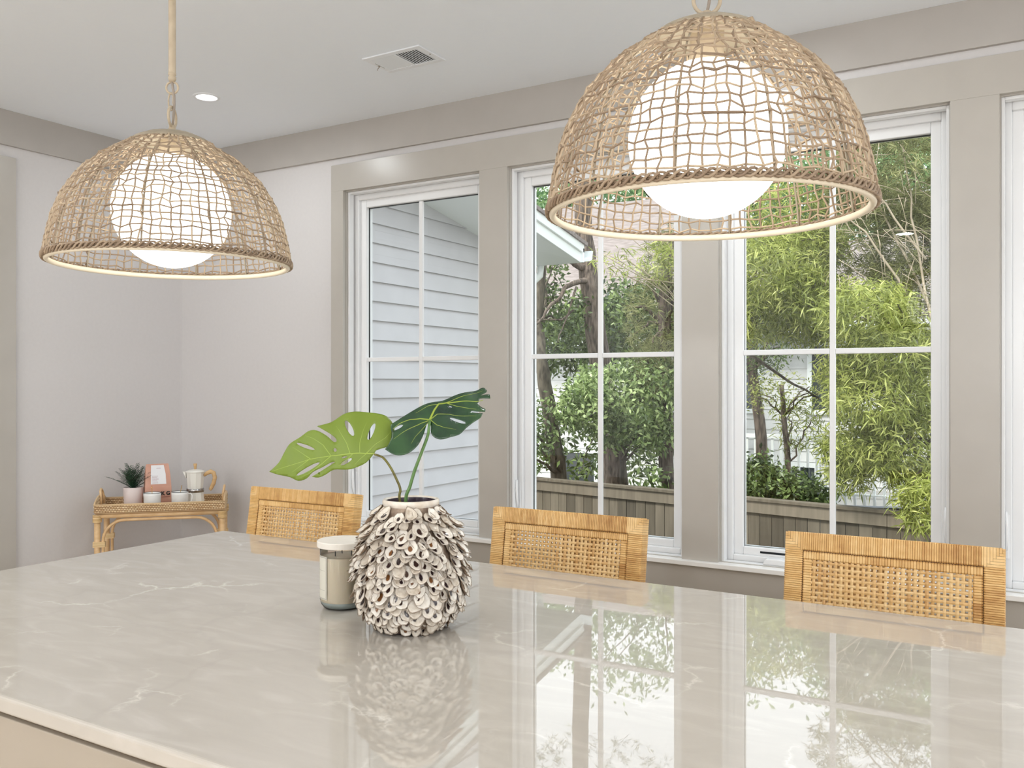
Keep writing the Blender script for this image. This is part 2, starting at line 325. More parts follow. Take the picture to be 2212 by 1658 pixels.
# ------------------------------------------------------------------ rattan counter stools
def stool():
    st = empty('counter_stool')
    W, H, D = .264, .42, .048; SW, TR = .047, .049
    T = Matrix.Translation((0, .235, 1.048)) @ Matrix.Rotation(R(-9), 4, 'X') @ Matrix.Translation((0, 0, -H))   # panel frame: x across, z up, y depth (front face y=0)
    def put(mb): mb.v = [tuple(T @ Vector(p)) for p in mb.v]; return mb
    r = random.Random(3)
    def wrap(b, horiz, a0, a1, c0, c1, step=.0056, y0=0.0, y1=D, chunk=None):
        "thin strips wound round a member; horiz: member runs along x"
        n = max(1, round((a1-a0)/step)); s = (a1-a0)/n; base = r.random()
        for i in range(n):
            if r.random() < .07: base = r.random()
            t = min(1, max(0, base*.6+.4*r.random())); g = .00022; q = .0009
            p0, p1 = a0+i*s+g, a0+(i+1)*s-g; j = r.uniform(-.0003, .0003)
            rows = [(p0, q), (p0+s*.14, 0), (p1-s*.14, 0), (p1, q)]; vs = []
            for (pp, ins) in rows:
                for (cc, yy) in ((c0+ins, y0+ins+.003), (c0+ins+.003, y0+ins+j), (c1-ins-.003, y0+ins+j), (c1-ins, y0+ins+.003), (c1-ins, y1-ins), (c0+ins, y1-ins)):
                    vs.append((pp, yy, cc) if horiz else (cc, yy, pp))
            m6 = 6; fs = [(a*m6+k_, a*m6+(k_+1) % m6, (a+1)*m6+(k_+1) % m6, (a+1)*m6+k_) for a in range(3) for k_ in range(m6)]
            fs += [tuple(range(6)), tuple(range(23, 17, -1))]; b.add(vs, fs, t)
    # dark core that shows between the strips
    g = MB()
    g.box(-W+.003, -W+SW-.0005, .003, D-.003, .003, H-.004).box(W-SW+.0005, W-.003, .003, D-.003, .003, H-.004).box(-W+SW, W-SW, .003, D-.003, H-TR+.0005, H-.003).box(-W+SW, W-SW, .003, D-.003, .003, .04)
    put(g).build('frame_core', M['groove'], st)
    b = MB()
    wrap(b, False, 0, H-TR, -W, -W+SW); wrap(b, False, 0, H-TR, W-SW, W)
    wrap(b, True, -W+SW, W-SW, H-TR, H)
    wrap(b, True, -W+SW, W-SW, 0, .045)
    # corner blocks: nested L strips
    for sx in (-1, 1):
        n = 7; s = SW/n; s2 = TR/n
        for i in range(n):
            t = .35+.5*r.random(); xa, xb = W-(i+1)*s, W-i*s; q = .0012 if i == 0 else .0003
            z1 = H-(n-1-i)*s2*0; zc0 = H-(i+1)*s2; zc1 = H-i*s2
            # vertical leg and horizontal leg meeting on the diagonal, opening outwards and down
            xin = W-SW+i*s; xin2 = xin+s; za = H-TR+i*s2; zb_ = za+s2
            for (p, q_, e, f) in ((xin2 if True else 0, W, za, zb_), (xin, xin2, za, H)):
                A, B = sorted((sx*p, sx*q_)); 
                if B-A < .001: continue
                dd = .004 if i == n-1 else 0
                b.box(A+.0003, B-.0003, 0+r.uniform(0, .0005), D, e+.0003, f-.0003-dd*.5, t)
    put(b).build('back_frame', M['rattan'], st, bevel=.0)
    # inner border
    b = MB(); IW = W-SW-.0016; IB = .022; y0 = .0035; y1 = D-.008; zt_ = H-TR-.0016; zb0 = .047
    wrap(b, False, zb0, zt_-IB, -IW, -IW+IB, .0068, y0, y1); wrap(b, False, zb0, zt_-IB, IW-IB, IW, .0068, y0, y1)
    wrap(b, True, -IW, IW, zt_-IB, zt_, .0068, y0, y1); wrap(b, True, -IW+IB, IW-IB, zb0, zb0+IB, .0068, y0, y1)
    put(b).build('inner_border', M['rattan'], st)
    g = MB(); g.box(-IW-.0008, IW+.0008, .0035+.003, D-.014, zt_-IB+.002, zt_+.0018).box(-IW-.001, -IW+IB-.002, .0065, D-.014, zb0, zt_).box(IW-IB+.002, IW+.001, .0065, D-.014, zb0, zt_)
    put(g).build('border_core', M['groove'], st)
    # open cane weave, front and rear layer
    ax0, ax1, az0, az1 = -IW+IB, IW-IB, zb0+IB, zt_-IB
    for lay, yy in (('front', .007), ('rear', .030)):
        b = MB(); nx = 28 if lay == 'front' else 27; nz = 21; sx_ = (ax1-ax0)/nx; sz_ = (az1-az0)/nz
        for i in range(nx):
            x = ax0+(i+.5)*sx_; hw = .0041+r.uniform(-.0006, .0004); t = .1+.8*r.random(); vs = []; x += r.uniform(-.0006, .0006)
            rows = nz*2+1
            for j in range(rows):
                z = az0+(az1-az0)*j/(rows-1); a = .0012*math.sin(PI*(j/2-.0)+(PI if i % 2 else 0)+PI/2*0) if j % 2 else 0
                a = (.0013 if ((j//2)+i) % 2 else -.0013) if j % 2 else 0
                for (dx, dy) in ((-hw, .0004), (0, -.0008), (hw, .0004), (0, .0012)): vs.append((x+dx, yy+a+dy, z))
            b.add(vs, [(j*4+k_, j*4+(k_+1) % 4, j*4+4+(k_+1) % 4, j*4+4+k_) for j in range(rows-1) for k_ in range(4)], t)
        for j in range(nz):
            z = az0+(j+.5)*sz_; hw = .0038+r.uniform(-.0005, .0004); t = .25+.75*r.random(); vs = []; z += r.uniform(-.0006, .0006)
            rows = nx*2+1
            for i in range(rows):
                x = ax0+(ax1-ax0)*i/(rows-1); a = (-.0013 if ((i//2)+j) % 2 else .0013) if i % 2 else 0
                for (dz, dy) in ((-hw, .0004), (0, -.0008), (hw, .0004), (0, .0012)): vs.append((x, yy+a+dy, z+dz))
            b.add(vs, [(q*4+k_, q*4+(k_+1) % 4, q*4+4+(k_+1) % 4, q*4+4+k_) for q in range(rows-1) for k_ in range(4)], t)
        put(b).build('cane_panel', M['cane'], st)
    # seat and legs under the counter line
    b = MB()
    for i in range(88): b.box(-.26, .26, -.24+i*.0052, -.24+i*.0052+.0048, .60, .655, r.random())
    b.build('seat', M['cane'], st)
    for sx in (-1, 1):
        for (y, yb) in ((-.22, -.235), (.20, .225)):
            b = MB(); n = 60
            for i in range(n):
                f = i/n; yy = yb+(y-yb)*f; b.box(sx*.235-.02, sx*.235+.02, yy-.02, yy+.02, f*.6, (i+.92)*.6/n, r.random())
            b.build('leg', M['rattan'], st)
    b = MB().box(-.22, .22, -.235, -.21, .2, .23, .4); b.build('footrest', M['rattan'], st)
    for sx in (-1, 1): MB().box(sx*.235-.012, sx*.235+.012, -.21, .2, .26, .285, .4).build('stretcher', M['rattan'], st)
    return st
st0 = stool(); km = kids_map()
SP = [(1.787, -1.115, R(1), 'rattan counter stool with cane back behind the candle, left end of island'),
      (2.911, -1.115, R(.2), 'rattan counter stool with cane back in the middle, just right of vase'),
      (3.862, -1.115, R(.8), 'rattan counter stool with cane back closest to the camera, right end')]
for i, (x, y, rz, lb) in enumerate(SP):
    o = st0 if i == 0 else copy_tree(st0, km)
    o.location = (x, y, 0); o.rotation_euler = (0, 0, rz); tag(o, lb, 'stool', 'rattan stools along the island')

# ------------------------------------------------------------------ pendant lamps
PR = [(.284, 0), (.282, .02), (.272, .07), (.258, .122), (.234, .172), (.192, .222), (.142, .262), (.088, .294)]
def prof(n):
    P = np.array(PR); s = np.concatenate([[0], np.cumsum(np.hypot(*(P[1:]-P[:-1]).T))]); u = np.linspace(0, s[-1], n)
    # smooth the outline with a dense resample and a moving average
    d = np.linspace(0, s[-1], 200); x = np.interp(d, s, P[:, 0]); z = np.interp(d, s, P[:, 1])
    for _ in range(3):
        xs_ = np.convolve(np.pad(x, 9, 'reflect', reflect_type='odd'), np.ones(19)/19, 'valid'); zs_ = np.convolve(np.pad(z, 9, 'reflect', reflect_type='odd'), np.ones(19)/19, 'valid'); x, z = xs_, zs_
    return np.interp(u, d, x), np.interp(u, d, z)
def pendant(loc, hs, seed, ringrot, label):
    r = random.Random(seed); t = empty('pendant_lamp', loc, 0, label, 'pendant lamp', 'woven dome pendants over the island')
    NR, NV = 25, 84; pr, pz = prof(NR); pz = pz*hs
    J = [[(r.gauss(0, .0024), r.gauss(0, .0024)) for _ in range(NV)] for _ in range(NR)]
    # neighbouring wobble is correlated so the strands wander
    b = MB()
    def P(i, kk, off=0.0, merge=0.0):
        kk %= NV; ja, jz = J[i][kk]; a = 2*PI*(kk)/NV; R_ = pr[i]+off
        if merge: a2 = 2*PI*((kk//2)*2+.5)/NV; a = a+(a2-a)*merge
        f = max(R_, .08); a += ja/f; return ((R_)*math.cos(a), (R_)*math.sin(a), pz[i]+jz*(0 if i in (0, NR-1) else 1))
    top = [17+r.choice((-1, 0, 0, 1)) for _ in range(NV//2)]
    def mg(i, kk): q = top[(kk % NV)//2]; return .0 if i < q-1 else (.55 if i == q-1 else .86)
    for kk in range(NV):
        pts = []
        for i in range(NR):
            pts.append(P(i, kk, .0012*(1 if (i+kk) % 2 else -1), mg(i, kk)))
        b.tube(pts, .0018, 6, tint=.1+.7*r.random())
    for i in range(1, NR-1):
        pts = [P(i, kk, -.0012*(1 if (i+kk) % 2 else -1), mg(i, kk)) for kk in range(NV)]
        b.tube(pts, .0017, 6, closed=True, tint=.1+.7*r.random())
    # loose ends tucked across the weave
    for q in range(9):
        i = r.randint(5, 20); k0 = r.randint(0, NV-1); pts = [P(i, k0+w_, .004) for w_ in range(0, 4)]
        b.tube(pts, .0016, 5, tint=.05)
    b.build('woven_shade', M['reed'], t, smooth=True, fixn=False)
    # plaited edge: three strands winding round the rim
    b = MB(); n = 300
    for ph in range(4):
        pts = []
        for q in range(n):
            a = 2*PI*q/n; w_ = a*30+ph*PI/2
            pts.append(((.2825+.0034*math.cos(w_))*math.cos(a), (.2825+.0034*math.cos(w_))*math.sin(a), .0035+.0052*math.sin(w_)+.0022*math.sin(2*w_)))
        b.tube(pts, .0024, 6, closed=True, tint=.0+.12*ph)  # low tints paint in shade: the edge lies outside the globe light
    b.build('plaited_edge', M['reed'], t, smooth=True, fixn=False)
    b = MB(); b.tube([(.2745*math.cos(2*PI*q/96), .2745*math.sin(2*PI*q/96), -.002) for q in range(96)], .0062, 12, closed=True)
    b.build('rim_ring', M['ring'], t, smooth=True, fixn=False)
    for q in range(12):
        a = 2*PI*(q+.3)/12; b = MB(); b.tube([((pr[i]-.005)*math.cos(a), (pr[i]-.005)*math.sin(a), pz[i]) for i in range(NR)], .0021, 6)
        b.build('wire_rib', M['capmetal'], t, smooth=True)
    ht = pz[-1]; b = MB()
    b.lathe([(0, ht+.028), (.03, ht+.0265), (.06, ht+.019), (.088, ht+.006), (.096, ht-.001), (.0955, ht-.003), (.05, ht+.014), (0, ht+.02)], 48)
    b.build('cap', M['capmetal'], t, smooth=True)
    gz = {True: .128, False: .128}[True]
    b = MB(); b.lathe([(max(.0001, .1385*math.sin(PI*i/32)), gz-.1385*math.cos(PI*i/32)) for i in range(33)], 64)
    b.build('globe', M['globe'], t, smooth=True)
    MB().lathe([(.03, gz+.12), (.03, ht+.01)], 20).build('globe_holder', M['lampmetal'], t, smooth=True)
    z0 = ht+.028; b = MB(); b.lathe([(.0125, 0), (.011, .006), (.0075, .012), (.0075, .018)], 20, (0, 0, z0-.002), cap1=True)
    c = math.cos(ringrot); s = math.sin(ringrot)
    b.tube([(.0235*math.sin(a)*c, .0235*math.sin(a)*s, z0+.036+.0245*-math.cos(a)) for a in np.linspace(0, 2*PI, 32, endpoint=False)], .0035, 8, closed=True)
    b.build('cap_ring', M['lampmetal'], t, smooth=True)
    zl = z0+.058; b = MB(); a_ = np.linspace(0, 2*PI, 24, endpoint=False)
    b.tube([(-.004+.0065*math.sin(a)*s, -.0065*math.sin(a)*c, zl+.017-.0215*math.cos(a)) for a in a_], .002, 8, closed=True)
    b.tube([(-.004+.0065*s, -.0065*c, zl+.012), (-.004+.0065*s, -.0065*c, zl+.028)], .0032, 8)
    b.build('quick_link', M['lampmetal'], t, smooth=True)
    zr = zl+.050; b = MB()
    b.tube([(.0145*math.sin(a)*.858, .0145*math.sin(a)*.513, zr-.0145*math.cos(a)) for a in a_], .0026, 8, closed=True)
    b.build('stem_ring', M['lampmetal'], t, smooth=True)
    zs = zr+.014; top_z = RZ-loc[2]
    MB().lathe([(.006, 0), (.009, .006), (.0095, .012), (.0075, .013), (.0075, .016), (.0092, .017), (.0092, .022), (.0, .022)], 20, (0, 0, zs), cap0=True).build('collar', M['lampmetal'], t, smooth=True)
    MB().lathe([(.0086, zs+.022), (.0086, top_z-.02)], 20).build('stem', M['lampmetal'], t, smooth=True)
    MB().lathe([(.0, top_z-.03), (.02, top_z-.03), (.06, top_z-.018), (.065, top_z)], 32).build('canopy', M['lampmetal'], t, smooth=True)
    MB().tube([(0, 0, zs+.004), (.002, 0, zr), (.006, .001, zl+.03), (.008, 0, zl+.008), (.004, 0, z0+.03), (0, 0, z0+.012)], .0029, 8).build('cord', M['cord'], t, smooth=True)
    return t
pendant((2.3704, -1.923, 1.745), 1.0, 11, R(120), 'woven reed dome pendant lamp hanging by the far left corner')
pendant((3.6876, -1.8285, 1.756), 1.06, 23, R(28), 'woven reed dome pendant lamp nearest the camera, before the windows')
pendant((5.0, -1.78, 1.75), 1.0, 31, R(60), 'woven reed dome pendant added out of view to light the right end of the island')  # third pendant, out of view, added for extra room light

# ------------------------------------------------------------------ oyster shell vase
def shell_material():
    m = mat('oyster_shell', srgb(225, 215, 200), .22, **{'Coat Weight': .35, 'Coat Roughness': .1})
    uv = N(m, 'ShaderNodeTexCoord').outputs['UV']; sp = N(m, 'ShaderNodeSeparateXYZ'); L(m, uv, sp.inputs[0])
    at_ = N(m, 'ShaderNodeAttribute', attribute_name='tint'); oi = N(m, 'ShaderNodeObjectInfo')
    n = N(m, 'ShaderNodeTexNoise', Scale=90, Detail=4); L(m, coords(m), n.inputs['Vector'])
    def mth(op, a, b=None, c=None):
        q = N(m, 'ShaderNodeMath', operation=op)
        for i, v_ in enumerate((a, b, c)):
            if v_ is None: continue
            if hasattr(v_, 'type'): L(m, v_, q.inputs[i])
            else: q.inputs[i].default_value = v_
        return q.outputs[0]
    du = mth('MULTIPLY', mth('SUBTRACT', sp.outputs[0], .54), 5.6); dv = mth('MULTIPLY', mth('SUBTRACT', sp.outputs[1], .58), 3.9)
    d2 = mth('ADD', mth('MULTIPLY', du, du), mth('MULTIPLY', dv, dv)); d2 = mth('ADD', d2, mth('MULTIPLY', mth('SUBTRACT', n.outputs[0], .5), 1.2))
    scar = ramp(m, d2, [(.42, (1,1,1,1)), (.80, (0,0,0,1))])
    on = mth('GREATER_THAN', at_.outputs['Fac'], .16); scar = mth('MULTIPLY', scar, on)
    base = ramp(m, mth('ADD', mth('MULTIPLY', n.outputs[0], .8), mth('MULTIPLY', at_.outputs['Fac'], .35)), [(.25, srgb(176, 160, 140)), (.45, srgb(214, 203, 187)), (.75, srgb(236, 230, 219))])
    # brown edge (uv distance from the middle)
    eu = mth('MULTIPLY', mth('SUBTRACT', sp.outputs[0], .5), 2); ev = mth('MULTIPLY', mth('SUBTRACT', sp.outputs[1], .5), 2)
    e = mth('SQRT', mth('ADD', mth('MULTIPLY', eu, eu), mth('MULTIPLY', ev, ev))); e = mth('ADD', e, mth('MULTIPLY', mth('SUBTRACT', n.outputs[0], .5), .35)); edge = ramp(m, e, [(.88, (0,0,0,1)), (.98, (.7,.7,.7,1)), (1.0, (.95,.95,.95,1))])
    m1 = N(m, 'ShaderNodeMix', data_type='RGBA'); L(m, edge, m1.inputs[0]); L(m, base, m1.inputs[6]); m1.inputs[7].default_value = srgb(128, 104, 82)
    m2 = N(m, 'ShaderNodeMix', data_type='RGBA'); L(m, scar, m2.inputs[0]); L(m, m1.outputs[2], m2.inputs[6])
    L(m, ramp(m, at_.outputs['Fac'], [(.3, srgb(44, 30, 34)), (.8, srgb(62, 42, 36)), (.95, srgb(128, 84, 48))]), m2.inputs[7])
    L(m, m2.outputs[2], bsdf(m).inputs['Base Color'])
    bp = N(m, 'ShaderNodeBump', Strength=.35, Distance=.004); L(m, n.outputs[0], bp.inputs['Height']); L(m, bp.outputs[0], bsdf(m).inputs['Normal'])
    return m
M['shell'] = shell_material()
def shell_geo(r):
    "local: x across, y along from hinge (0) down to lip (1), z out; front and brown back; returns verts, faces, uvs"
    nr, na = 5, 20; p1, p2, p3 = (r.uniform(0, 6) for _ in range(3)); cup = r.uniform(.16, .30); nar = r.uniform(.25, .55); bend = r.uniform(-.12, .12); rip = r.uniform(.012, .035)
    vs = []; uvs = []; fs = []
    def P(rho, th, side):
        w_ = 1+.05*math.sin(2*th+p1)+.045*math.sin(3*th+p2)+.03*math.sin(5*th+p3)
        rr = rho*(1+(w_-1)*rho); cx, cy = math.sin(th), math.cos(th)
        x = .5*rr*cx*(1-nar*(1-cy)/2*rho); y = .5+.5*rr*cy; x += bend*(y-.3)**2
        z = cup*rho*rho*.55+.10*(y-.5)**2+rip*math.sin(4*th+p1)*rho**3+rip*.7*math.sin(7*th+p2)*rho**4
        if side: z -= .05*(1-.7*rho**4)
        vs.append((x, y, z)); uvs.append((.5+.5*rho*cx+(3 if side else 0), .5+.5*rho*cy))
    for side in (0, 1):
        b0 = len(vs); P(0, 0, side)
        for a in range(1, nr+1):
            for k in range(na): P(a/nr, 2*PI*k/na, side)
        for k in range(na):
            k2 = (k+1) % na; f = (b0, b0+1+k, b0+1+k2); fs.append(f if side else f[::-1])
            for a in range(nr-1):
                q = (b0+1+a*na+k, b0+1+(a+1)*na+k, b0+1+(a+1)*na+k2, b0+1+a*na+k2); fs.append(q if side else q[::-1])
    n1 = 1+nr*na; o0 = 1+(nr-1)*na
    for k in range(na): k2 = (k+1) % na; fs.append((o0+k, o0+k2, n1+o0+k2, n1+o0+k))
    return vs, fs, uvs
VC = Vector((3.008, -1.800, IZ))
vz = empty('shell_vase', VC, 0, 'round vase covered in overlapping cream oyster shells on the countertop', 'vase')
VP = [(.058, 0), (.082, .018), (.102, .05), (.112, .09), (.114, .125), (.108, .165), (.096, .20), (.080, .232), (.066, .256), (.060, .270)]
def vrad(z): return float(np.interp(z, [q[1] for q in VP], [q[0] for q in VP]))
M['vase_core'] = noise_mat('dark_vase_core', srgb(120, 100, 84), srgb(170, 150, 130), 60, .6, .3)
M['vase_in'] = mat('dark_plum_glaze', srgb(52, 38, 50), .25)
MB().lathe(VP, 64, cap0=True).build('body', M['vase_core'], vz, smooth=True)
MB().lathe([(.0590, .266), (.0615, .272), (.0625, .2785), (.0610, .2825), (.0575, .2832), (.055, .279)], 64).build('lip', noise_mat('cream_glaze', srgb(214, 200, 182), srgb(232, 224, 212), 40, .25), vz, smooth=True)
MB().lathe([(.0545, .2795), (.052, .262), (.06, .22), (.07, .12), (.05, .03), (.0001, .028)], 48).build('inner_glaze', M['vase_in'], vz, smooth=True)
MB().lathe([(.0001, .0), (.060, .0), (.062, .004), (.059, .009)], 48).build('foot', M['vase_in'], vz, smooth=True)
r = random.Random(5); SH = [shell_geo(r) for _ in range(14)]
shells = []
z = .262; row = 0
while z > .020:
    rad = vrad(z); n = max(12, int(2*PI*rad/.0205)); f = (z-.02)/.25
    for q in range(n):
        a = 2*PI*(q+.5*(row % 2))/n+r.gauss(0, .05); zz = z+r.gauss(0, .003)
        dr = (vrad(zz+.004)-vrad(zz-.004))/.008
        out = Vector((math.cos(a), math.sin(a), 0)); dn = Vector((dr*-1*out.x, dr*-1*out.y, -1)).normalized()   # direction down the wall
        nrm = Vector((out.x, out.y, -dr)).normalized(); flare = R(r.uniform(8, 26))+(R(5) if zz > .1 else 0); sd = dn.cross(nrm)
        if zz < .06: flare = R(r.uniform(4, 14))
        tw = r.gauss(0, .2); d2 = (dn*math.cos(tw)+sd*math.sin(tw)); s2 = d2.cross(nrm).normalized()
        yv = (d2*math.cos(flare)+nrm*math.sin(flare)).normalized(); zv = s2.cross(yv).normalized()
        if zv.dot(nrm) < 0: zv = -zv
        ln = r.uniform(.032, .044)*(1.2 if r.random() < .08 else 1)*(.85 if zz < .05 or zz > .235 else 1); wd = ln*r.uniform(.74, 1.0)
        base = out*(vrad(zz)-.002)+Vector((0, 0, min(zz+.006, .268)))
        if (base+yv*ln).z < .003: ln = max(.012, (base.z-.003)/max(.2, -yv.z))
        shells.append((base, s2*wd, yv*ln, zv*ln, r.choice(SH), r.random()))
    z -= .0138; row += 1
vd = (Vector((CAM[0], CAM[1], 0))-Vector((VC.x, VC.y, 0))).normalized()
order = sorted(range(len(shells)), key=lambda i: -(Vector((shells[i][0].x, shells[i][0].y, 0)).normalized().dot(vd)+shells[i][2].length*14))
M_rest = MB(); rest_uv = []
for rank, i in enumerate(order):
    base, X_, Y_, Z_, (vs, fs, uvs), tt = shells[i]; P_ = [base+X_*p[0]+Y_*p[1]+Z_*p[2] for p in vs]
    if rank < 100:
        b = MB(); b.add(P_, fs, tt); b.uv = uvs; b.build('oyster_shell', M['shell'], vz, smooth=True, fixn=False)
    else: M_rest.add(P_, fs, tt); rest_uv += uvs
M_rest.uv = rest_uv; M_rest.build('oyster_shells', M['shell'], vz, smooth=True, kind='stuff', fixn=False)

# ------------------------------------------------------------------ monstera leaves
def inside(p, poly):
    x, y = p; c = False; j = len(poly)-1
    for i in range(len(poly)):
        xi, yi = poly[i]; xj, yj = poly[j]
        if (yi > y) != (yj > y) and x < (xj-xi)*(y-yi)/(yj-yi)+xi: c = not c
        j = i
    return c
def smooth_poly(P, n=3):
    out = []; m = len(P)
    for i in range(m):
        p0, p1, p2, p3 = (Vector(P[(i+k_-1) % m]) for k_ in range(4))
        sharp = (p1-p0).angle(p2-p1, 0) > R(75); sharp2 = (p2-p1).angle(p3-p2, 0) > R(75)
        if sharp: p0 = p1-(p2-p1)
        if sharp2: p3 = p2+(p2-p1)
        for k_ in range(n):
            t = k_/n; q = .5*((2*p1)+(-p0+p2)*t+(2*p0-5*p1+4*p2-p3)*t*t+(-p0+3*p1-3*p2+p3)*t**3); out.append((q.x, q.y))
    return out
def ell(cx, cy, x2, y2, w_, n=12):
    a = Vector((cx, cy)); b = Vector((x2, y2)); d = (b-a); l = d.length/2; d.normalize(); nn = Vector((-d.y, d.x)); c = (a+b)/2
    return [tuple(c+d*l*math.cos(2*PI*k_/n)+nn*w_*math.sin(2*PI*k_/n)) for k_ in range(n)]
def leaf(name, outline, holes, veins, org, px, frame, shape, m, mv, label, stem, rs, ms):
    "outline in drawn units about org; px: metres per unit; frame: (origin, right, up, normal)"
    O, U, V_, W_ = frame
    sc = lambda q: ((q[0]-org[0])*px, -(q[1]-org[1])*px)
    poly = smooth_poly([sc(q) for q in outline]); hs = [[sc(q) for q in h] for h in holes]
    pts = list(poly); edges = [(i, (i+1) % len(poly)) for i in range(len(poly))]
    for h in hs: b0 = len(pts); pts += h; edges += [(b0+i, b0+(i+1) % len(h)) for i in range(len(h))]
    xs_ = [q[0] for q in poly]; ys_ = [q[1] for q in poly]; g = .0055
    x = min(xs_)
    while x < max(xs_):
        y = min(ys_)
        while y < max(ys_):
            q = (x+random.uniform(-.001, .001), y+random.uniform(-.001, .001))
            if inside(q, poly) and not any(inside(q, h) for h in hs) and min((q[0]-a[0])**2+(q[1]-a[1])**2 for a in pts[:len(poly)]) > (g*.45)**2: pts.append(q)
            y += g
        x += g
    vs, _, fs, *_ = geometry.delaunay_2d_cdt([Vector(q) for q in pts], edges, [], 0, 1e-6)
    F = []
    for f in fs:
        c = (sum(vs[i].x for i in f)/len(f), sum(vs[i].y for i in f)/len(f))
        if inside(c, poly) and not any(inside(c, h) for h in hs): F.append(tuple(f))
    to3 = lambda q, up=0.0: O+U*q[0]+V_*q[1]+W_*(shape(q[0], q[1])+up)
    root = empty('monstera_leaf', VC+Vector((0, 0, .03)), 0, label, 'leaf', 'large leaves in the shell vase')
    off = root.location
    b = MB(); b.add([to3(q)-off for q in vs], F, .5); b.build('leaf_blade', m, root, smooth=True, solid=.0009, fixn=True)
    b = MB()
    for vn, r0 in veins:
        v2 = [sc(q) for q in vn]; dense = []
        for i in range(len(v2)-1):
            for k_ in range(5): t = k_/5; dense.append((v2[i][0]*(1-t)+v2[i+1][0]*t, v2[i][1]*(1-t)+v2[i+1][1]*t))
        dense.append(v2[-1]); n = len(dense)
        b.tube([to3(q, .0002)-off for q in dense], [r0*(1-.72*i/n) for i in range(n)], 6)
    b.build('vein', mv, root, smooth=True)
    n = len(stem); sp = []
    for i in range(n-1):
        p0, p1, p2, p3 = (Vector(stem[min(max(i+k_-1, 0), n-1)]) for k_ in range(4))
        for k_ in range(6): t = k_/6; sp.append(.5*((2*p1)+(-p0+p2)*t+(2*p0-5*p1+4*p2-p3)*t*t+(-p0+3*p1-3*p2+p3)*t**3))
    sp.append(Vector(stem[-1])); b = MB(); b.tube([q-off for q in sp], [rs*(.72+.28*(1-i/len(sp))) for i in range(len(sp))], 10); b.build('leaf_stalk', ms, root, smooth=True)
    return root
c_, s_ = math.cos(YAW), math.sin(YAW); RT = Vector((c_, s_, 0)); FW = Vector((-s_, c_, 0)); UP = Vector((0, 0, 1))
def vp(cx, cy, dt=0.0):   # position in the bunch, read from a close crop of the vase: 2.763 units per pixel, vase distance 1.95 m
    px_, py_ = 560+cx/2.763, 800+cy/2.763; return at(px_, 1.95+dt, 0, py_)
u_px = 1.95/FPX/2.763
G1 = tint_mat('light_green_leaf', srgb(110, 136, 46), srgb(132, 154, 56), srgb(160, 180, 80), .38, .25)
G1v = mat('pale_green_vein', srgb(164, 184, 84), .45)
G2 = noise_mat('dark_green_leaf', srgb(22, 52, 36), srgb(48, 82, 46), 14, .25, 0, **{'Coat Weight': .2})
G2v = mat('yellow_green_vein', srgb(150, 168, 60), .4)
o1 = [(62,592),(120,540),(152,480),(182,430),(212,427),(262,440),(332,470),(338,462),(300,435),(225,424),(240,392),(290,352),(340,352),(400,385),(440,418),(458,420),(456,405),(425,378),(372,345),(338,325),(420,300),(490,250),(560,233),(640,238),(700,246),(752,265),(790,310),(803,370),(796,420),(770,452),(700,475),(688,492),(690,500),(640,548),(570,582),(520,590),(450,588),(400,618),(360,634),(320,628),(372,598),(430,562),(462,545),(440,542),(380,575),(325,602),(290,636),(240,650),(190,628),(190,628),(120,612)]
o1 = [(62,592),(120,540),(152,480),(182,430),(240,390),(290,352),(340,352),(400,385),(440,420),(458,421),(456,404),(425,376),(378,348),(338,325),(420,300),(490,250),(560,233),(640,238),(700,246),(752,265),(790,310),(803,370),(796,420),(770,452),(700,475),(688,492),(640,548),(570,582),(520,590),(450,588),(400,618),(360,634),(320,628),(372,598),(430,560),(458,542),(432,545),(380,575),(325,602),(290,636),(240,650),(190,628),(120,612)]
h1 = [ell(505, 290, 560, 388, 17), ell(682, 308, 646, 412, 15), ell(448, 460, 458, 481, 9), ell(222, 426, 333, 468, 10), ell(488, 562, 556, 524, 11), ell(228, 618, 366, 545, 12), ell(494, 520, 526, 512, 5)]
v1 = [([(688,496),(600,492),(540,496),(420,508),(300,526),(180,562),(80,590)], .0015), ([(600,492),(598,430),(615,350),(640,280)], .0008), ([(545,496),(520,430),(470,350),(440,310)], .0008), ([(430,506),(380,440),(320,400),(270,380)], .001),
      ([(310,524),(260,490),(200,450)], .0009), ([(640,492),(690,440),(750,400),(780,360)], .001), ([(560,496),(520,540),(470,570)], .0009), ([(430,506),(360,570),(300,610),(240,635)], .0009), ([(640,494),(600,530),(570,565)], .0008), ([(300,526),(240,570),(200,600)], .0008)]
fr1 = (vp(688, 496, .0), (RT+FW*.07).normalized(), (UP*.97+FW*.2).normalized(), None); fr1 = fr1[:3]+(fr1[1].cross(fr1[2]).normalized(),)
leaf('m1', o1, h1, v1, (688, 496), u_px*1.0, fr1, lambda x, y: -.35*x*x-1.6*(y+.01+x*.12)**2+.002*math.sin(x*90), G1, G1v,
     'light green holed monstera leaf pointing left, in the shell vase', [VC+Vector((.004, .01, .12)), vp(842, 800), vp(842, 710), vp(820, 650), vp(785, 580), vp(745, 525), vp(715, 508), vp(686, 500)], .0031, noise_mat('brown_green_stalk', srgb(92, 84, 34), srgb(120, 116, 46), 50, .4))
o2 = [(1015,300),(1002,318),(995,350),(985,392),(960,450),(918,484),(870,493),(820,485),(772,456),(790,425),(800,392),(797,350),(790,315),(830,292),(868,265),(910,234),(960,210),(1020,192),(1080,176),(1140,150),(1200,130),(1262,110),(1300,97),(1332,80),(1352,86),(1361,108),(1318,132),(1350,124),(1382,124),(1386,148),(1322,150),(1312,178),(1302,186),(1330,205),(1357,214),(1356,233),(1300,240),(1268,238),(1266,246),(1300,252),(1340,246),(1325,282),(1280,312),(1240,342),(1200,384),(1140,406),(1090,413),(1048,396),(1030,368),(1026,330)]
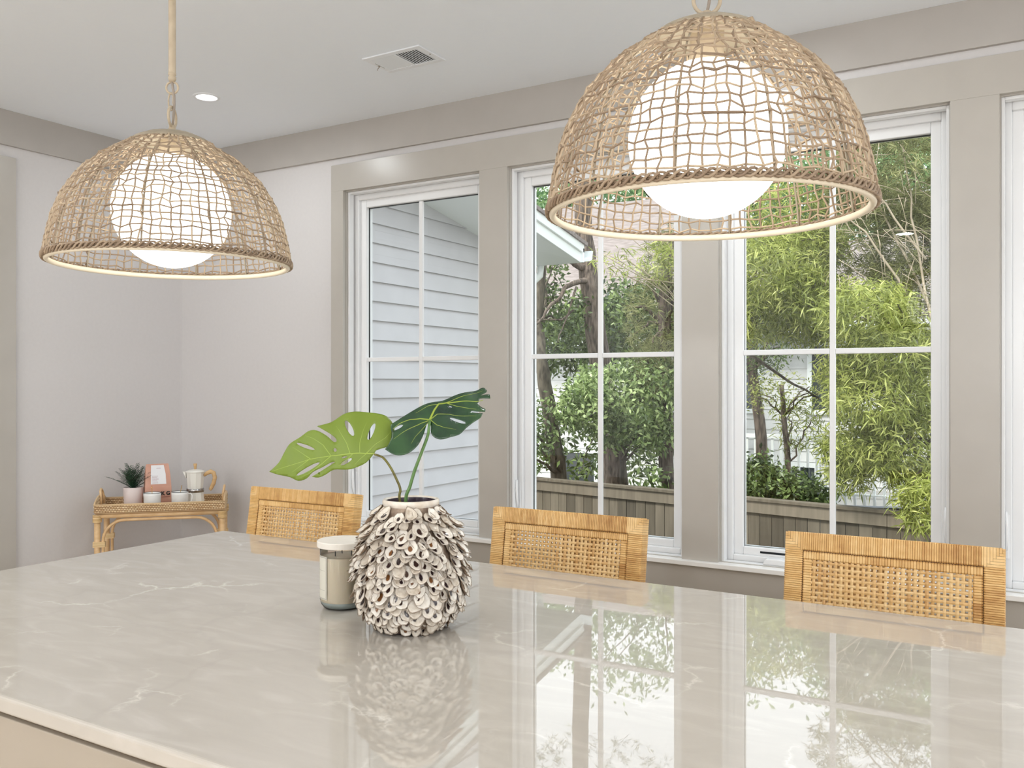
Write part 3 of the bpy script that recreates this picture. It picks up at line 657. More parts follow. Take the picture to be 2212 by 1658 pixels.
h2 = [ell(806, 346, 862, 325, 9), ell(1136, 282, 1238, 312, 10), ell(1128, 207, 1148, 214, 3.5)]
v2 = [([(1018,294),(1040,240),(1064,200),(1110,188),(1200,182),(1290,178),(1340,160)], .0026), ([(1018,294),(960,284),(900,290),(840,315),(806,338)], .0016), ([(1020,296),(970,310),(900,350),(860,372),(815,400)], .0012), ([(1020,296),(985,340),(940,400),(920,440)], .0009),
      ([(1022,294),(1060,265),(1130,258),(1220,268),(1300,272)], .0012), ([(1022,296),(1060,330),(1110,350),(1180,356)], .0011), ([(1064,202),(1000,215),(930,250)], .001), ([(1110,188),(1180,210),(1260,226),(1340,224)], .001), ([(1110,186),(1180,160),(1260,132),(1335,100)], .001)]
fr2 = (vp(1017, 296, .02), (RT*.97+FW*.22).normalized(), (UP*.75+FW*.66).normalized(), None); fr2 = fr2[:3]+(fr2[1].cross(fr2[2]).normalized(),)
def sh2(x, y): return -.9*x*x*(1.0 if x < 0 else .5)+.9*abs(y-.3*x)*.12-1.5*(y-.3*x)**2+.0025*math.sin(x*70+y*40)
def leaf2_px(q): return q
leaf('m2', [(a, 296+(b-296)*1.25) for a, b in o2], [[(a, 296+(b-296)*1.25) for a, b in h] for h in h2], [([(a, 296+(b-296)*1.25) for a, b in v_], r0) for v_, r0 in v2], (1017, 296), u_px*1.01, fr2, sh2, G2, G2v,
     'dark green holed monstera leaf tilted up to the right, in the shell vase', [VC+Vector((-.014, 0, .12)), vp(872, 800), vp(900, 690), vp(930, 590), vp(972, 480), vp(1005, 390), vp(1014, 330), vp(1017, 300, .02)], .0040, noise_mat('fresh_green_stalk', srgb(84, 120, 62), srgb(104, 140, 80), 50, .35))

# ------------------------------------------------------------------ candle
cn = empty('jar_candle', (2.757, -1.739, IZ), R(-6), 'cream candle in a lidded clear glass jar beside the vase', 'candle')
jr, jh = .0545, .146
M['jarglass'] = glass_mat('jar_glass', (.985, .99, .99, 1), .01)
M['wax'] = mat('cream_wax', srgb(226, 214, 190), .45, **{'Subsurface Weight': .3, 'Subsurface Radius': (.02, .015, .01)})
M['lid'] = noise_mat('cream_lid', srgb(236, 229, 219), srgb(232, 225, 214), 30, .45)
MB().lathe([(.0001, .0), (.036, .0), (.046, .003), (.052, .012), (jr, .024), (jr, jh)], 64).build('glass_jar', M['jarglass'], cn, smooth=True)
MB().lathe([(.0001, .0015), (.036, .0015), (.045, .005), (.0505, .013), (.0525, .019), (.0001, .018)], 64).build('glass_base', mat('thick_pale_glass', srgb(196, 208, 206), .08), cn, smooth=True)
MB().lathe([(.0001, .0185), (.0525, .0185), (.0528, .124), (.0001, .124)], 64).build('wax', M['wax'], cn, smooth=False)
for q in range(3): a = 2*PI*q/3+.4; MB().tube([(.022*math.cos(a), .022*math.sin(a), .124), (.023*math.cos(a), .022*math.sin(a), .136)], .0012, 6).build('wick', M['gasket'], cn)
MB().lathe([(.0001, jh+.0005), (.061, jh+.0005), (.0615, jh+.002), (.0615, jh+.0135), (.060, jh+.0155), (.0001, jh+.0155)], 64).build('lid', M['lid'], cn, smooth=False, bevel=.0008)
# paper label wrapped on the left of the jar
lab = MB(); a0, a1 = R(190), R(275); n = 24
def arc(b, a0, a1, z0, z1, rr, n=16):
    vs = []
    for k_ in range(n+1):
        a = a0+(a1-a0)*k_/n; vs += [(rr*math.cos(a), rr*math.sin(a), z0), (rr*math.cos(a), rr*math.sin(a), z1)]
    b.add(vs, [(2*k_, 2*k_+2, 2*k_+3, 2*k_+1) for k_ in range(n)])
arc(lab, a0, a1, .026, .128, jr+.0003); lab.build('paper_label', mat('pale_label_paper', srgb(214, 210, 196), .6), cn)
ink = MB()
for (i_, wln) in ((.0016, .0005), (.0030, .0004)):
    da = i_/jr
    arc(ink, a0+da, a1-da, .026+i_, .026+i_+wln, jr+.0006); arc(ink, a0+da, a1-da, .128-i_-wln, .128-i_, jr+.0006)
    arc(ink, a0+da, a0+da+wln/jr, .026+i_, .128-i_, jr+.0006, 1); arc(ink, a1-da-wln/jr, a1-da, .026+i_, .128-i_, jr+.0006, 1)
for z_ in (.048, .094): arc(ink, a0+.3, a1-.12, z_, z_+.0004, jr+.0006)
ink.build('label_lines', mat('grey_ink', srgb(110, 100, 92), .7), cn)

# ------------------------------------------------------------------ rattan serving cart in the corner
u2 = Vector((.6915, .7223, 0)); n2 = Vector((-.7223, .6915, 0)); OC = Vector((.4585, -.4921, 0))
CR = math.atan2(.7223, .6915)
def cl(a, dy, z=0): return OC+u2*a+n2*dy+Vector((0, 0, z))
M['bamboo'] = noise_mat('honey_rattan_pole', srgb(208, 170, 122), srgb(226, 192, 146), 14, .4, .05, (1, 1, 3))
M['bind'] = tint_mat('pale_rattan_binding', srgb(206, 172, 120), srgb(224, 192, 140), srgb(234, 206, 160), .5)
M['weave'] = tint_mat('tray_weave', srgb(178, 142, 100), srgb(214, 184, 142), srgb(234, 212, 176), .55)
ct = empty('rattan_cart', cl(0, .15), CR, 'bent rattan side table standing across the room corner', 'side table')
hw, hd, TZ = .29, .13, .818
for sx in (-1, 1):
    for sy in (-1, 1):
        MB().tube([(sx*hw, sy*hd, z_) for z_ in (0, .3, .6, TZ-.022)], .0145, 14).build('leg', M['bamboo'], ct, smooth=True)
        b = MB()
        for k_ in range(6): b.tube([(sx*hw+.0185*math.cos(a), sy*hd+.0185*math.sin(a), TZ-.010-k_*.006) for a in np.linspace(0, 2*PI, 14, endpoint=False)], .0034, 6, closed=True, tint=random.random())
        b.build('corner_binding', M['bind'], ct, smooth=True)
for sy in (-1, 1):
    MB().tube([(-hw, sy*hd, TZ-.013), (hw, sy*hd, TZ-.013)], .0125, 12).build('top_rail', M['bamboo'], ct, smooth=True)
    x_ = hw-.026; pts = [(-x_, sy*hd, .02), (-x_, sy*hd, TZ-.135)]+[(-x_+.10*(1-math.cos(a)), sy*hd, TZ-.135+.10*math.sin(a)) for a in np.linspace(.2, PI/2, 7)]
    pts += [(x_-.10*(1-math.cos(a)), sy*hd, TZ-.135+.10*math.sin(a)) for a in np.linspace(PI/2, .2, 7)]+[(x_, sy*hd, TZ-.135), (x_, sy*hd, .02)]
    MB().tube(pts, .0075, 10).build('bent_arch', M['bamboo'], ct, smooth=True)
for sx in (-1, 1):
    MB().tube([(sx*hw, -hd, TZ-.014), (sx*hw, hd, TZ-.014)], .0125, 12).build('end_rail', M['bamboo'], ct, smooth=True)
    for sy in (-1, 1):
        b = MB()
        for k_ in range(5): b.box(min(sx*(hw+.018), sx*(hw-.037)), max(sx*(hw+.018), sx*(hw-.037)), sy*hd-.017, sy*hd+.017, TZ-.150+k_*.0052-.013, TZ-.150+k_*.0052-.0085, .4+.5*random.random())
        b.build('cane_binding', M['bind'], ct)
MB().box(-hw-.01, hw+.01, -hd-.01, hd+.01, .25, .262).build('lower_shelf', M['bamboo'], ct)
tr = empty('woven_tray', cl(0, .15, TZ), CR, 'woven rattan tray with loop handles lying on the corner side table', 'tray')
def woven_wall(b, p0, p1, h, th=.008, rows=4, step=.0125, nrm=(0,0,0), rise=None):
    p0, p1 = Vector(p0), Vector(p1); d = (p1-p0); Ln = d.length; d.normalize(); nn = Vector((-d.y, d.x, 0)); n = int(Ln/step); s = Ln/n
    for j in range(rows):
        for i in range(n):
            off = .5*(j % 2); f = (i+.5+off)/n
            if f > 1: continue
            hh = h if rise is None else h*(1+rise(f)); z0 = hh*j/rows; z1 = hh*(j+1)/rows
            c = p0+d*(f*Ln)+Vector((0, 0, (z0+z1)/2)); b.tube([c-d*s*.45, c+nn*0, c+d*s*.45], [.0026, (z1-z0)*.50, .0026], 6, tint=.3+.65*random.random())
TW, TD = .300, .150; b = MB()
woven_wall(b, (-TW, -TD, .005), (TW, -TD, .005), .036); b.build('front_wall', M['weave'], tr, smooth=True)
b = MB(); woven_wall(b, (-TW, TD, .005), (TW, TD, .005), .036); b.build('rear_wall', M['weave'], tr, smooth=True)
rs_ = lambda f: .9*math.sin(PI*f)**.6*1.0
for sx in (-1, 1):
    b = MB(); woven_wall(b, (sx*TW, -TD, .005), (sx*TW, TD, .005), .036, rise=rs_); b.build('end_wall', M['weave'], tr, smooth=True)
b = MB()
for k_ in range(44): b.box(-TW, TW, -TD+k_*TD*2/44, -TD+(k_+.9)*TD*2/44, 0, .005, .2+.5*random.random())
b.build('tray_base', M['weave'], tr)
b = MB()
b.tube([(-TW, -TD, .042), (TW, -TD, .042)], .0045, 8).tube([(-TW, TD, .042), (TW, TD, .042)], .0045, 8)
for sx in (-1, 1): b.tube([(sx*TW, -TD+2*TD*f, .006+.036*(1+rs_(f))) for f in np.linspace(0, 1, 16)], .0045, 8)
b.build('tray_rim', M['weave'], tr, smooth=True)
g = MB(); g.box(-TW, TW, -TD-.0015, -TD+.0015, .003, .040).box(-TW, TW, TD-.0015, TD+.0015, .003, .040); g.build('wall_core', mat('tray_gap_brown', srgb(150, 116, 78), .7), tr)
for sx in (-1, 1):
    MB().tube([(sx*(TW-.012), -.038, .03), (sx*(TW-.010), -.036, .075), (sx*(TW-.006), -.024, .098), (sx*(TW-.005), 0, .106), (sx*(TW-.006), .024, .098), (sx*(TW-.010), .036, .075), (sx*(TW-.012), .038, .03)], .0058, 10).build('handle', M['bamboo'], tr, smooth=True)
# potted fern
TT = TZ+.0055
pf = empty('potted_fern', cl(-.149, .18, TT), 0, 'small dark green fern in a blush white pot on the tray', 'potted plant')
MB().lathe([(.0001, 0), (.042, 0), (.0435, .002), (.0475, .101), (.0465, .102), (.0445, .101), (.043, .091), (.0001, .091)], 40).build('pot', mat('blush_white_pot', srgb(222, 208, 204), .5), pf, smooth=True)
MB().lathe([(.0001, .092), (.0425, .092)], 24).build('soil', mat('dark_soil', srgb(30, 24, 20), .9), pf)
FG = tint_mat('fern_green', srgb(18, 40, 28), srgb(30, 62, 42), srgb(52, 92, 62), .5)
r = random.Random(9); b = MB()
for q in range(34):
    az = r.uniform(0, 2*PI); el_ = R(r.uniform(34, 82)); ln = r.uniform(.10, .145); p = Vector((0, 0, .090)); d = Vector((math.cos(az)*math.cos(el_), math.sin(az)*math.cos(el_), math.sin(el_))); side = d.cross(UP).normalized(); pts = []
    for k_ in range(14):
        pts.append(p.copy()); d = (d+Vector((0, 0, -.03))).normalized(); p = p+d*ln/13
    b.tube(pts, [.0013*(1-.7*i/14) for i in range(14)], 5, tint=.3)
    for k_ in range(2, 14):
        l = .022*math.sin(PI*(k_+1)/15.5)+.004; dd = (pts[min(k_+1, 13)]-pts[k_-1]).normalized()
        for s in (-1, 1):
            e = pts[k_]+(side*s*.8+dd*.75+UP*r.uniform(-.1, .2)).normalized()*l; wv = dd*.0026
            mid = (pts[k_]+e)/2; b.add([pts[k_], mid+wv, e, mid-wv, mid+side.cross(dd)*.0006], [(0, 4, 1), (1, 4, 2), (2, 4, 3), (3, 4, 0)], r.random())
b.build('fronds', FG, pf, fixn=False)
# kraft bag
bg_ = empty('paper_bag', cl(-.034, .185, TT), R(60), 'brown paper coffee bag with a white label beside the fern', 'paper bag')
KR = noise_mat('pink_kraft_paper', srgb(200, 150, 130), srgb(208, 160, 140), 12, .7, .1)
W2, D2, H2 = .064, .036, .216
def sec(w_, d_, z_, sh=0): return [(-w_, -d_+sh, z_), (0, -d_-.002+sh, z_), (w_, -d_+sh, z_), (w_*.96, sh, z_), (w_, d_+sh, z_), (0, d_+.002+sh, z_), (-w_, d_+sh, z_), (-w_*.96, sh, z_)]
secs = [sec(W2, D2, 0), sec(W2+.001, D2+.001, .03), sec(W2-.001, D2-.002, .10), sec(W2-.004, .020, .165, .004), sec(W2-.008, .006, .204, .008), sec(W2-.010, .0035, H2, .008)]
b = MB(); vs = [p for s in secs for p in s]; n = 8
b.add(vs, [(i*n+k_, i*n+(k_+1) % n, (i+1)*n+(k_+1) % n, (i+1)*n+k_) for i in range(len(secs)-1) for k_ in range(n)]+[tuple(range(7, -1, -1)), tuple(len(secs)*n-n+k_ for k_ in range(n))])
b.build('bag', KR, bg_, bevel=.002)
b = MB(); b.add([(-.036, -.0352, .112), (.038, -.0352, .112), (.032, -.0002, .188), (-.032, -.0002, .188)], [(0, 1, 2, 3)]); 
b.v = [(-.036, -.0335, .116), (.038, -.0335, .116), (.037, -.0185, .165), (-.034, -.0185, .165), (.030, .0000, .210), (-.031, .0000, .210)]; b.t = [.5]*6; b.f = [(0, 1, 2, 3), (3, 2, 4, 5)]
b.build('bag_label', mat('white_label', srgb(232, 232, 234), .5), bg_, solid=.0006, fixn=False)
b = MB(); r = random.Random(4)
for k_ in range(7):
    z_ = .121+k_*.0058; y_ = -.0335+(z_-.116)*.306-.0009; xx = -.028
    while xx < -.004: l = r.uniform(.002, .007); b.box(xx, xx+l, y_-.0002, y_, z_, z_+.0016); xx += l+.0015
b.box(-.006, .014, -.0078, -.0070, .194, .1958)
b.build('label_print', mat('faded_print', srgb(186, 150, 158), .7), bg_)
def text(s, size, loc, rot, m, parent, name):
    c = bpy.data.curves.new(name, 'FONT'); c.body = s; c.size = size; c.extrude = .0003; c.offset = .0012*size/.03; c.align_x = 'RIGHT'
    o = bpy.data.objects.new(name, c); COL.objects.link(o); dg = bpy.context.evaluated_depsgraph_get(); me = bpy.data.meshes.new_from_object(o.evaluated_get(dg)); bpy.data.objects.remove(o)
    q = bpy.data.objects.new(name, me); COL.objects.link(q); me.materials.clear(); me.materials.append(m); q.location = loc; q.rotation_euler = rot; q.parent = parent; return q
text('K G', .026, (.056, -.0388, .060), (PI/2, 0, 0), M['gasket'], bg_, 'bag_lettering')
MB().box(-.02, .054, -.0389, -.0375, .050, .0512).build('bag_underline', mat('red_line', srgb(150, 60, 50), .7), bg_)
# mugs with brass spoons
def mug(a, dy, ha, label, spa):
    t = empty('mug', cl(a, dy, TT), ha, label, 'mug', 'white enamel mugs on the tray')
    MB().lathe([(.0001, 0), (.036, 0), (.039, .003), (.041, .07), (.0415, .083), (.0395, .083), (.038, .07), (.036, .005), (.0001, .0045)], 40).build('cup', mat('white_enamel', srgb(236, 236, 234), .25), t, smooth=True)
    MB().tube([(.0405*math.cos(q), .0405*math.sin(q), .083) for q in np.linspace(0, 2*PI, 40, endpoint=False)], .0014, 6, closed=True).build('dark_rim', M['metal_dark'], t, smooth=True)
    MB().tube([(.038, 0, .072), (.052, 0, .074), (.061, 0, .062), (.059, 0, .040), (.048, 0, .026), (.037, 0, .022)], .0034, 8).build('handle', bpy.data.materials['white_enamel'], t, smooth=True)
    s = cl(a, dy, TT); sp = tag(MB().tube([(-.02*spa, .0, .008), (.0, .0, .065), (.006*spa+.004, 0, .115)], [.0022, .0016, .0026], 8, flat=.6).build('spoon', mat('brass', srgb(206, 160, 84), .25, Metallic=1.0), smooth=True), 'brass spoon handle sticking out of the %s mug' % ('left' if spa < 0 else 'right'), 'spoon', 'brass spoons')
    sp.location = s; sp.rotation_euler = (0, 0, CR-R(15))
    return t
mug(-.045, .065, CR+R(100), 'white enamel mug in front of the paper bag', -1)
mug(.084, .075, CR-R(8), 'white enamel mug with handle in front of the moka pot', 1)
# moka pot
mk = empty('moka_pot', cl(.150, .17, TT), CR-R(10), 'white moka coffee pot with wooden handle on the tray', 'coffee pot')
mk.scale = (1.0, 1.0, 1.12)
WE = mat('cream_enamel_metal', srgb(236, 234, 226), .3)
MB().lathe([(.0001, 0), (.048, 0), (.049, .004), (.041, .058), (.0405, .062)], 10).build('boiler', WE, mk)
MB().lathe([(.041, .061), (.0435, .063), (.0435, .076), (.041, .078)], 32).build('steel_band', mat('polished_steel', srgb(170, 168, 166), .2, Metallic=1.0), mk, smooth=True)
MB().lathe([(.0395, .077), (.040, .082), (.0455, .150), (.047, .154), (.0001, .154)], 10).build('chamber', WE, mk)
MB().prism([(-.045, .153), (-.062, .156), (-.045, .125)], 'y', -.010, .010).build('spout', WE, mk, bevel=.002)
MB().lathe([(.048, .154), (.047, .158), (.030, .163), (.010, .166), (.0001, .1665)], 24).build('lid', WE, mk, smooth=True)
WD = noise_mat('pale_wood_grip', srgb(196, 158, 108), srgb(214, 178, 128), 20, .45, 0, (1, 1, 4))
MB().lathe([(.0001, .166), (.006, .166), (.007, .176), (.0095, .189), (.0085, .192), (.0001, .192)], 16).build('lid_knob', WD, mk, smooth=True)
MB().tube([(.044, 0, .137), (.060, 0, .148), (.078, 0, .155), (.093, 0, .148), (.099, 0, .128), (.093, 0, .102), (.080, 0, .078), (.074, 0, .070)], [.0075, .009, .0105, .011, .011, .0105, .0095, .007], 12).build('handle', WD, mk, smooth=True)

# ================================================================== outside
GZ = -1.7
M['ground'] = noise_mat('leaf_litter_ground', srgb(66, 60, 44), srgb(84, 92, 56), 3, .9, .2)
MB().box(-40, 40, .2, 60, GZ-.2, GZ).build('ground', M['ground'], kind=S)
M['siding'] = noise_mat('pale_grey_siding', srgb(190, 189, 192), srgb(195, 194, 197), 5, .5)
b = MB(); e = .152; WX = -.3; zz = GZ
while zz < 3.8:
    b.prism([(WX-.03, zz), (WX+.024, zz), (WX+.001, zz+e), (WX-.03, zz+e)], 'y', .15, 4.1); zz += e
b.box(-4.5, WX-.02, .15, 4.1, GZ, 2.6)
b.build('wall_outside', M['siding'], kind=S)
M['trimw'] = mat('white_exterior_trim', srgb(232, 236, 234), .45)
MB().box(WX-.02, WX+.022, 4.02, 4.13, GZ, 2.70).build('trim_7', M['trimw'], kind=S, bevel=.003)
def zr_(y): return 2.83-.19*(y-3.49)
b = MB(); X1 = .30                                                     # low roof of the wing: soffit, rake board, shingles
b.prism([(-1.0, zr_(-1.0)), (4.46, zr_(4.46)), (4.46, zr_(4.46)+.02), (-1.0, zr_(-1.0)+.02)], 'x', -4.5, X1-.02); b.v = [v_ for v_ in b.v]
b.build('roof_soffit', M['trimw'], kind=S)
b = MB(); b.prism([(.16, zr_(.16)-.0), (4.48, zr_(4.48)-.0), (4.48, zr_(4.48)+.17), (.16, zr_(.16)+.17)], 'x', X1-.02, X1+.005); b.prism([(.16, zr_(.16)+.10), (4.50, zr_(4.50)+.10), (4.50, zr_(4.50)+.2), (.16, zr_(.16)+.2)], 'x', X1+.005, X1+.03)
b.prism([(-4.5, 0), (X1+.03, 0), (X1+.03, .14), (-4.5, .14)], 'y', 4.47, 4.50); nv_ = len(b.v)
b.v[-8:] = [(x_, y_, z_+zr_(4.46)) for x_, y_, z_ in b.v[-8:]]
b.build('trim_8', M['trimw'], kind=S, bevel=.004)
M['shingle'] = noise_mat('grey_shingles', srgb(118, 108, 104), srgb(146, 136, 132), 5, .8, .3, (1, 6, 9))
b = MB(); b.prism([(.16, zr_(.16)+.18), (4.54, zr_(4.54)+.18), (4.54, zr_(4.54)+.215), (.16, zr_(.16)+.215)], 'x', -4.5, X1+.05); b.build('roof', M['shingle'], kind=S)
b = MB(); b.prism([(4.50, -.02), (4.57, .0), (4.59, .09), (4.56, .09), (4.55, .03), (4.50, .0)], 'x', -4.5, X1+.08); b.v = [(x_, y_, z_+zr_(4.46)+.03) for x_, y_, z_ in b.v]; b.build('gutter', M['trimw'], kind=S)
MB().tube([(-.16, 4.50, 2.66), (-.16, 4.48, 2.55), (-.20, 4.34, 2.44), (-.25, 4.20, 2.36), (-.25, 4.18, 2.2), (-.25, 4.18, GZ)], .04, 10, flat=.8).build('downspout', M['trimw'], kind=S, smooth=True)

# fence
M['fence'] = tint_mat('weathered_fence_wood', srgb(58, 52, 43), srgb(94, 86, 73), srgb(128, 118, 103), .8, nscale=9, stretch=(2.2, 2.2, .22))
fr = empty('wooden_fence', (1.175, 6.78, GZ), -math.atan(.197), 'weathered grey wooden fence with a flat cap rail outside', 'fence')
FZ = .14-GZ
r = random.Random(2)
b = MB(); x = -5.5
while x < 6.5:
    wd = r.uniform(.130, .140); b.box(x, x+wd, -.008+r.uniform(-.004, .004), .010, .03, FZ-.10+r.uniform(-.01, .01), r.uniform(.25, .8)); x += wd+.006
b.build('fence_boards', M['fence'], fr, bevel=.002)
b = MB()
for x in np.arange(-5.5, 6.5, 2.4): b.box(x, x+2.396, -.035, -.008, FZ-.155, FZ-.02, .75+.2*r.random())
b.build('face_rail', M['fence'], fr, bevel=.003)
b = MB()
for x in np.arange(-5.5, 6.5, 2.4): b.box(x+.3, x+2.696, -.055, .075, FZ-.02, FZ+.015, .4+.3*r.random())
b.build('cap_rail', M['fence'], fr, bevel=.003)
for x in np.arange(-5.3, 6.5, 2.4): MB().box(x, x+.09, .012, .10, 0, FZ-.02, .4).build('post', M['fence'], fr)

# ---- foliage
def leaf_cloud(clusters, per, length, width, fan, droop, rr, tlo, thi, radial=True):
    "clusters: (n,3) tips; each gets a spray of folded leaves"
    n = len(clusters); c = np.repeat(np.asarray(clusters), per, 0); m = len(c)
    d = rng.normal(size=(m, 3)); d /= np.linalg.norm(d, axis=1)[:, None]
    ax = np.repeat(rng.normal(size=(n, 3))*np.array([1, 1, .5])+np.array([0, 0, droop]), per, 0); ax /= np.linalg.norm(ax, axis=1)[:, None]
    d = d*fan+ax*(1-fan); d[:, 2] += droop*.5; d /= np.linalg.norm(d, axis=1)[:, None]
    c = c+rng.normal(size=(m, 3))*rr
    s = np.cross(d, rng.normal(size=(m, 3))); s /= np.linalg.norm(s, axis=1)[:, None]+1e-9
    nn = np.cross(d, s); L_ = length*rng.uniform(.6, 1.2, m)[:, None]; W_ = width*rng.uniform(.7, 1.2, m)[:, None]
    v0 = c; v1 = c+d*L_*.45+s*W_*.5+nn*W_*.14; v2 = c+d*L_+np.array([0, 0, -1])*L_*.12; v3 = c+d*L_*.45-s*W_*.5+nn*W_*.14
    V = np.stack([v0, v1, v2, v3], 1).reshape(-1, 3)
    tt = np.repeat(np.clip(np.repeat(rng.uniform(tlo, thi, n), per)+rng.normal(size=m)*.12, 0, 1), 4)
    i = np.arange(m)*4; T = np.stack([i, i+1, i+2, i, i+2, i+3], 1).reshape(-1, 3)
    return V, T, tt
def ellipsoid(n, c, rad, shell=.55):
    d = rng.normal(size=(n, 3)); d /= np.linalg.norm(d, axis=1)[:, None]
    return np.array(c)+d*np.array(rad)*(rng.uniform(shell, 1, n)**.6)[:, None]
def foliage_obj(name, parts, m, parent):
    V = np.concatenate([p[0] for p in parts]); off = 0; Ts = []
    for p in parts: Ts.append(p[1]+off); off += len(p[0])
    T = np.concatenate(Ts); t = np.concatenate([p[2] for p in parts])
    V = V-np.array(parent.location if parent else (0, 0, 0))
    me = bpy.data.meshes.new(name); me.vertices.add(len(V)); me.vertices.foreach_set('co', V.ravel())
    me.loops.add(len(T)*3); me.loops.foreach_set('vertex_index', T.ravel()); me.polygons.add(len(T))
    me.polygons.foreach_set('loop_start', np.arange(len(T))*3); me.polygons.foreach_set('loop_total', np.full(len(T), 3)); me.update(calc_edges=True); me.validate()
    a = me.attributes.new('tint', 'FLOAT', 'POINT'); a.data.foreach_set('value', t.astype(np.float32)); me.materials.append(m)
    o = bpy.data.objects.new(name, me); COL.objects.link(o); o.parent = parent; return o
M['lf_dark'] = tint_mat('dark_evergreen_leaf', srgb(52, 66, 38), srgb(92, 112, 62), srgb(146, 166, 100), .42, .22)
M['lf_mid'] = tint_mat('broad_green_leaf', srgb(76, 96, 52), srgb(134, 156, 92), srgb(196, 212, 150), .35, .3)
M['lf_bam'] = tint_mat('bamboo_leaf', srgb(104, 114, 56), srgb(166, 176, 92), srgb(218, 220, 138), .42, .42)
M['lf_olive'] = tint_mat('olive_needle', srgb(94, 98, 62), srgb(140, 144, 94), srgb(184, 184, 130), .6, .3)
M['lf_far'] = tint_mat('far_tree_leaf', srgb(92, 128, 84), srgb(132, 164, 112), srgb(176, 200, 140), .5, .35)
M['bark'] = noise_mat('brown_pine_bark', srgb(58, 49, 42), srgb(122, 108, 96), 12, .9, 1.0, (2.5, 2.5, .5))
M['bark2'] = noise_mat('grey_bark', srgb(56, 50, 42), srgb(104, 96, 82), 9, .9, .6, (2, 2, .6))
M['twig'] = noise_mat('dry_twig', srgb(150, 136, 116), srgb(178, 164, 142), 9, .8)
M['culm'] = noise_mat('bamboo_culm', srgb(120, 118, 60), srgb(170, 150, 96), 5, .5, 0, (1, 1, .3))
def limb(b, pts, r0, r1, n=7, wob=.02):
    q = []; m = len(pts)-1
    for i in range(m):
        a, c = Vector(pts[i]), Vector(pts[i+1])
        for k_ in range(4): q.append(a.lerp(c, k_/4)+Vector((random.gauss(0, wob), random.gauss(0, wob), random.gauss(0, wob)*.5))*(0 if (i == 0 and k_ == 0) else 1))
    q.append(Vector(pts[-1])); L_ = len(q); b.tube(q, [r0+(r1-r0)*i/(L_-1) for i in range(L_)], n)
def tree(name, base, trunk, blobs, m, bark, label, cat='tree', group=None, tr=(.1, .05), branches=(), twigs=0):
    t = empty(name, base, 0, label, cat, group); off = Vector(base)
    b = MB()
    if trunk:
        limb(b, [Vector(p)-off for p in trunk], tr[0], tr[1], 10, tr[0]*.07)
    for br, r0, r1 in branches: limb(b, [Vector(p)-off for p in br], r0, r1, 6, r0*.5)
    allc = []
    for c, rad, ncl, per, ln, wd, fan, droop, rr, tlo, thi in blobs:
        cl_ = ellipsoid(ncl, c, rad); allc.append(cl_)
        if trunk:                                                      # a few real boughs into each mass of leaves
            a = Vector(c); base_pt = Vector(trunk[-1]) if a.z > trunk[-1][2] else min((Vector(p) for p in trunk), key=lambda p: abs(p.z-a.z+.4))
            for q in range(5):
                e = Vector(cl_[random.randrange(ncl)]); limb(b, [base_pt-off, (base_pt.lerp(e, .5)+Vector((0, 0, .1)))-off, e-off], tr[1]*.45, .006, 5, .02)
    if b.v: b.build('trunk' if trunk else 'branches', bark, t, smooth=True, fixn=False)
    foliage_obj('foliage', [leaf_cloud(cl_, bl[3], bl[4], bl[5], bl[6], bl[7], bl[8], bl[9], bl[10]) for cl_, bl in zip(allc, blobs)], m, t)
    return t
def blob(px, py, t, rx, rz, ncl, kind, ry=None):
    c = at(px, t, 0, py); K = {'broad': (10, .095, .040, .75, -.15, .07), 'big': (8, .13, .05, .75, -.15, .09), 'bam': (9, .135, .017, .66, -.30, .05), 'needle': (14, .13, .008, .6, .25, .02), 'far': (12, .15, .07, .9, -.1, .16), 'fine': (12, .07, .02, .8, -.05, .08)}[kind]
    per, ln, wd, fan, dr, rr = K
    return (tuple(c), (rx, ry or rx, rz), ncl, per, ln, wd, fan, dr, rr, .0, .9)
def gpt(px, t): return at(px, t, GZ)
GT = 'trees and shrubs beyond the fence'
# pine with the straight brown trunk
tree('pine_tree', gpt(1352, 13.5), [gpt(1352, 13.5), at(1330, 13.5, 0, 1040), at(1300, 13.5, 0, 800), at(1275, 13.5, 0, 640), at(1262, 13.6, 0, 510), at(1250, 13.8, 7.5)],
     [blob(1262, 60, 13.6, 1.7, 1.1, 260, 'needle'), blob(1160, -120, 13.6, 1.6, 1.0, 200, 'needle'), blob(1350, -200, 14, 1.8, 1.2, 260, 'needle')], M['lf_dark'], M['bark'],
     'tall pine with a brown furrowed trunk behind the fence, second window', group=GT, tr=(.20, .12),
     branches=[([at(1282, 13.5, 0, 605), at(1235, 13.2, 0, 612), at(1190, 12.9, 0, 660), at(1150, 12.6, 0, 710)], .05, .015), ([at(1264, 13.5, 0, 580), at(1225, 13.3, 0, 560), at(1170, 13.1, 0, 555)], .06, .02),
               ([at(1250, 13.2, 0, 660), at(1215, 13, 0, 690), at(1150, 12.8, 0, 690)], .02, .008), ([at(1245, 13.2, 0, 620), at(1225, 13, 0, 680), at(1205, 12.8, 0, 740)], .018, .006)])
tree('leaning_tree', gpt(1222, 12.8), [gpt(1222, 12.8), at(1210, 12.8, 0, 1030), at(1185, 12.8, 0, 880), at(1168, 12.8, 0, 780), at(1160, 13, 0, 700), at(1172, 13, 0, 560)],
     [blob(1175, 690, 13.8, .9, .5, 220, 'broad'), blob(1165, 590, 13.8, .5, .4, 70, 'broad'), blob(1150, 930, 12.4, .35, .5, 70, 'broad')], M['lf_dark'], M['bark2'], 'dark trunk leaning left with leafy crown behind the fence', group=GT, tr=(.13, .07))
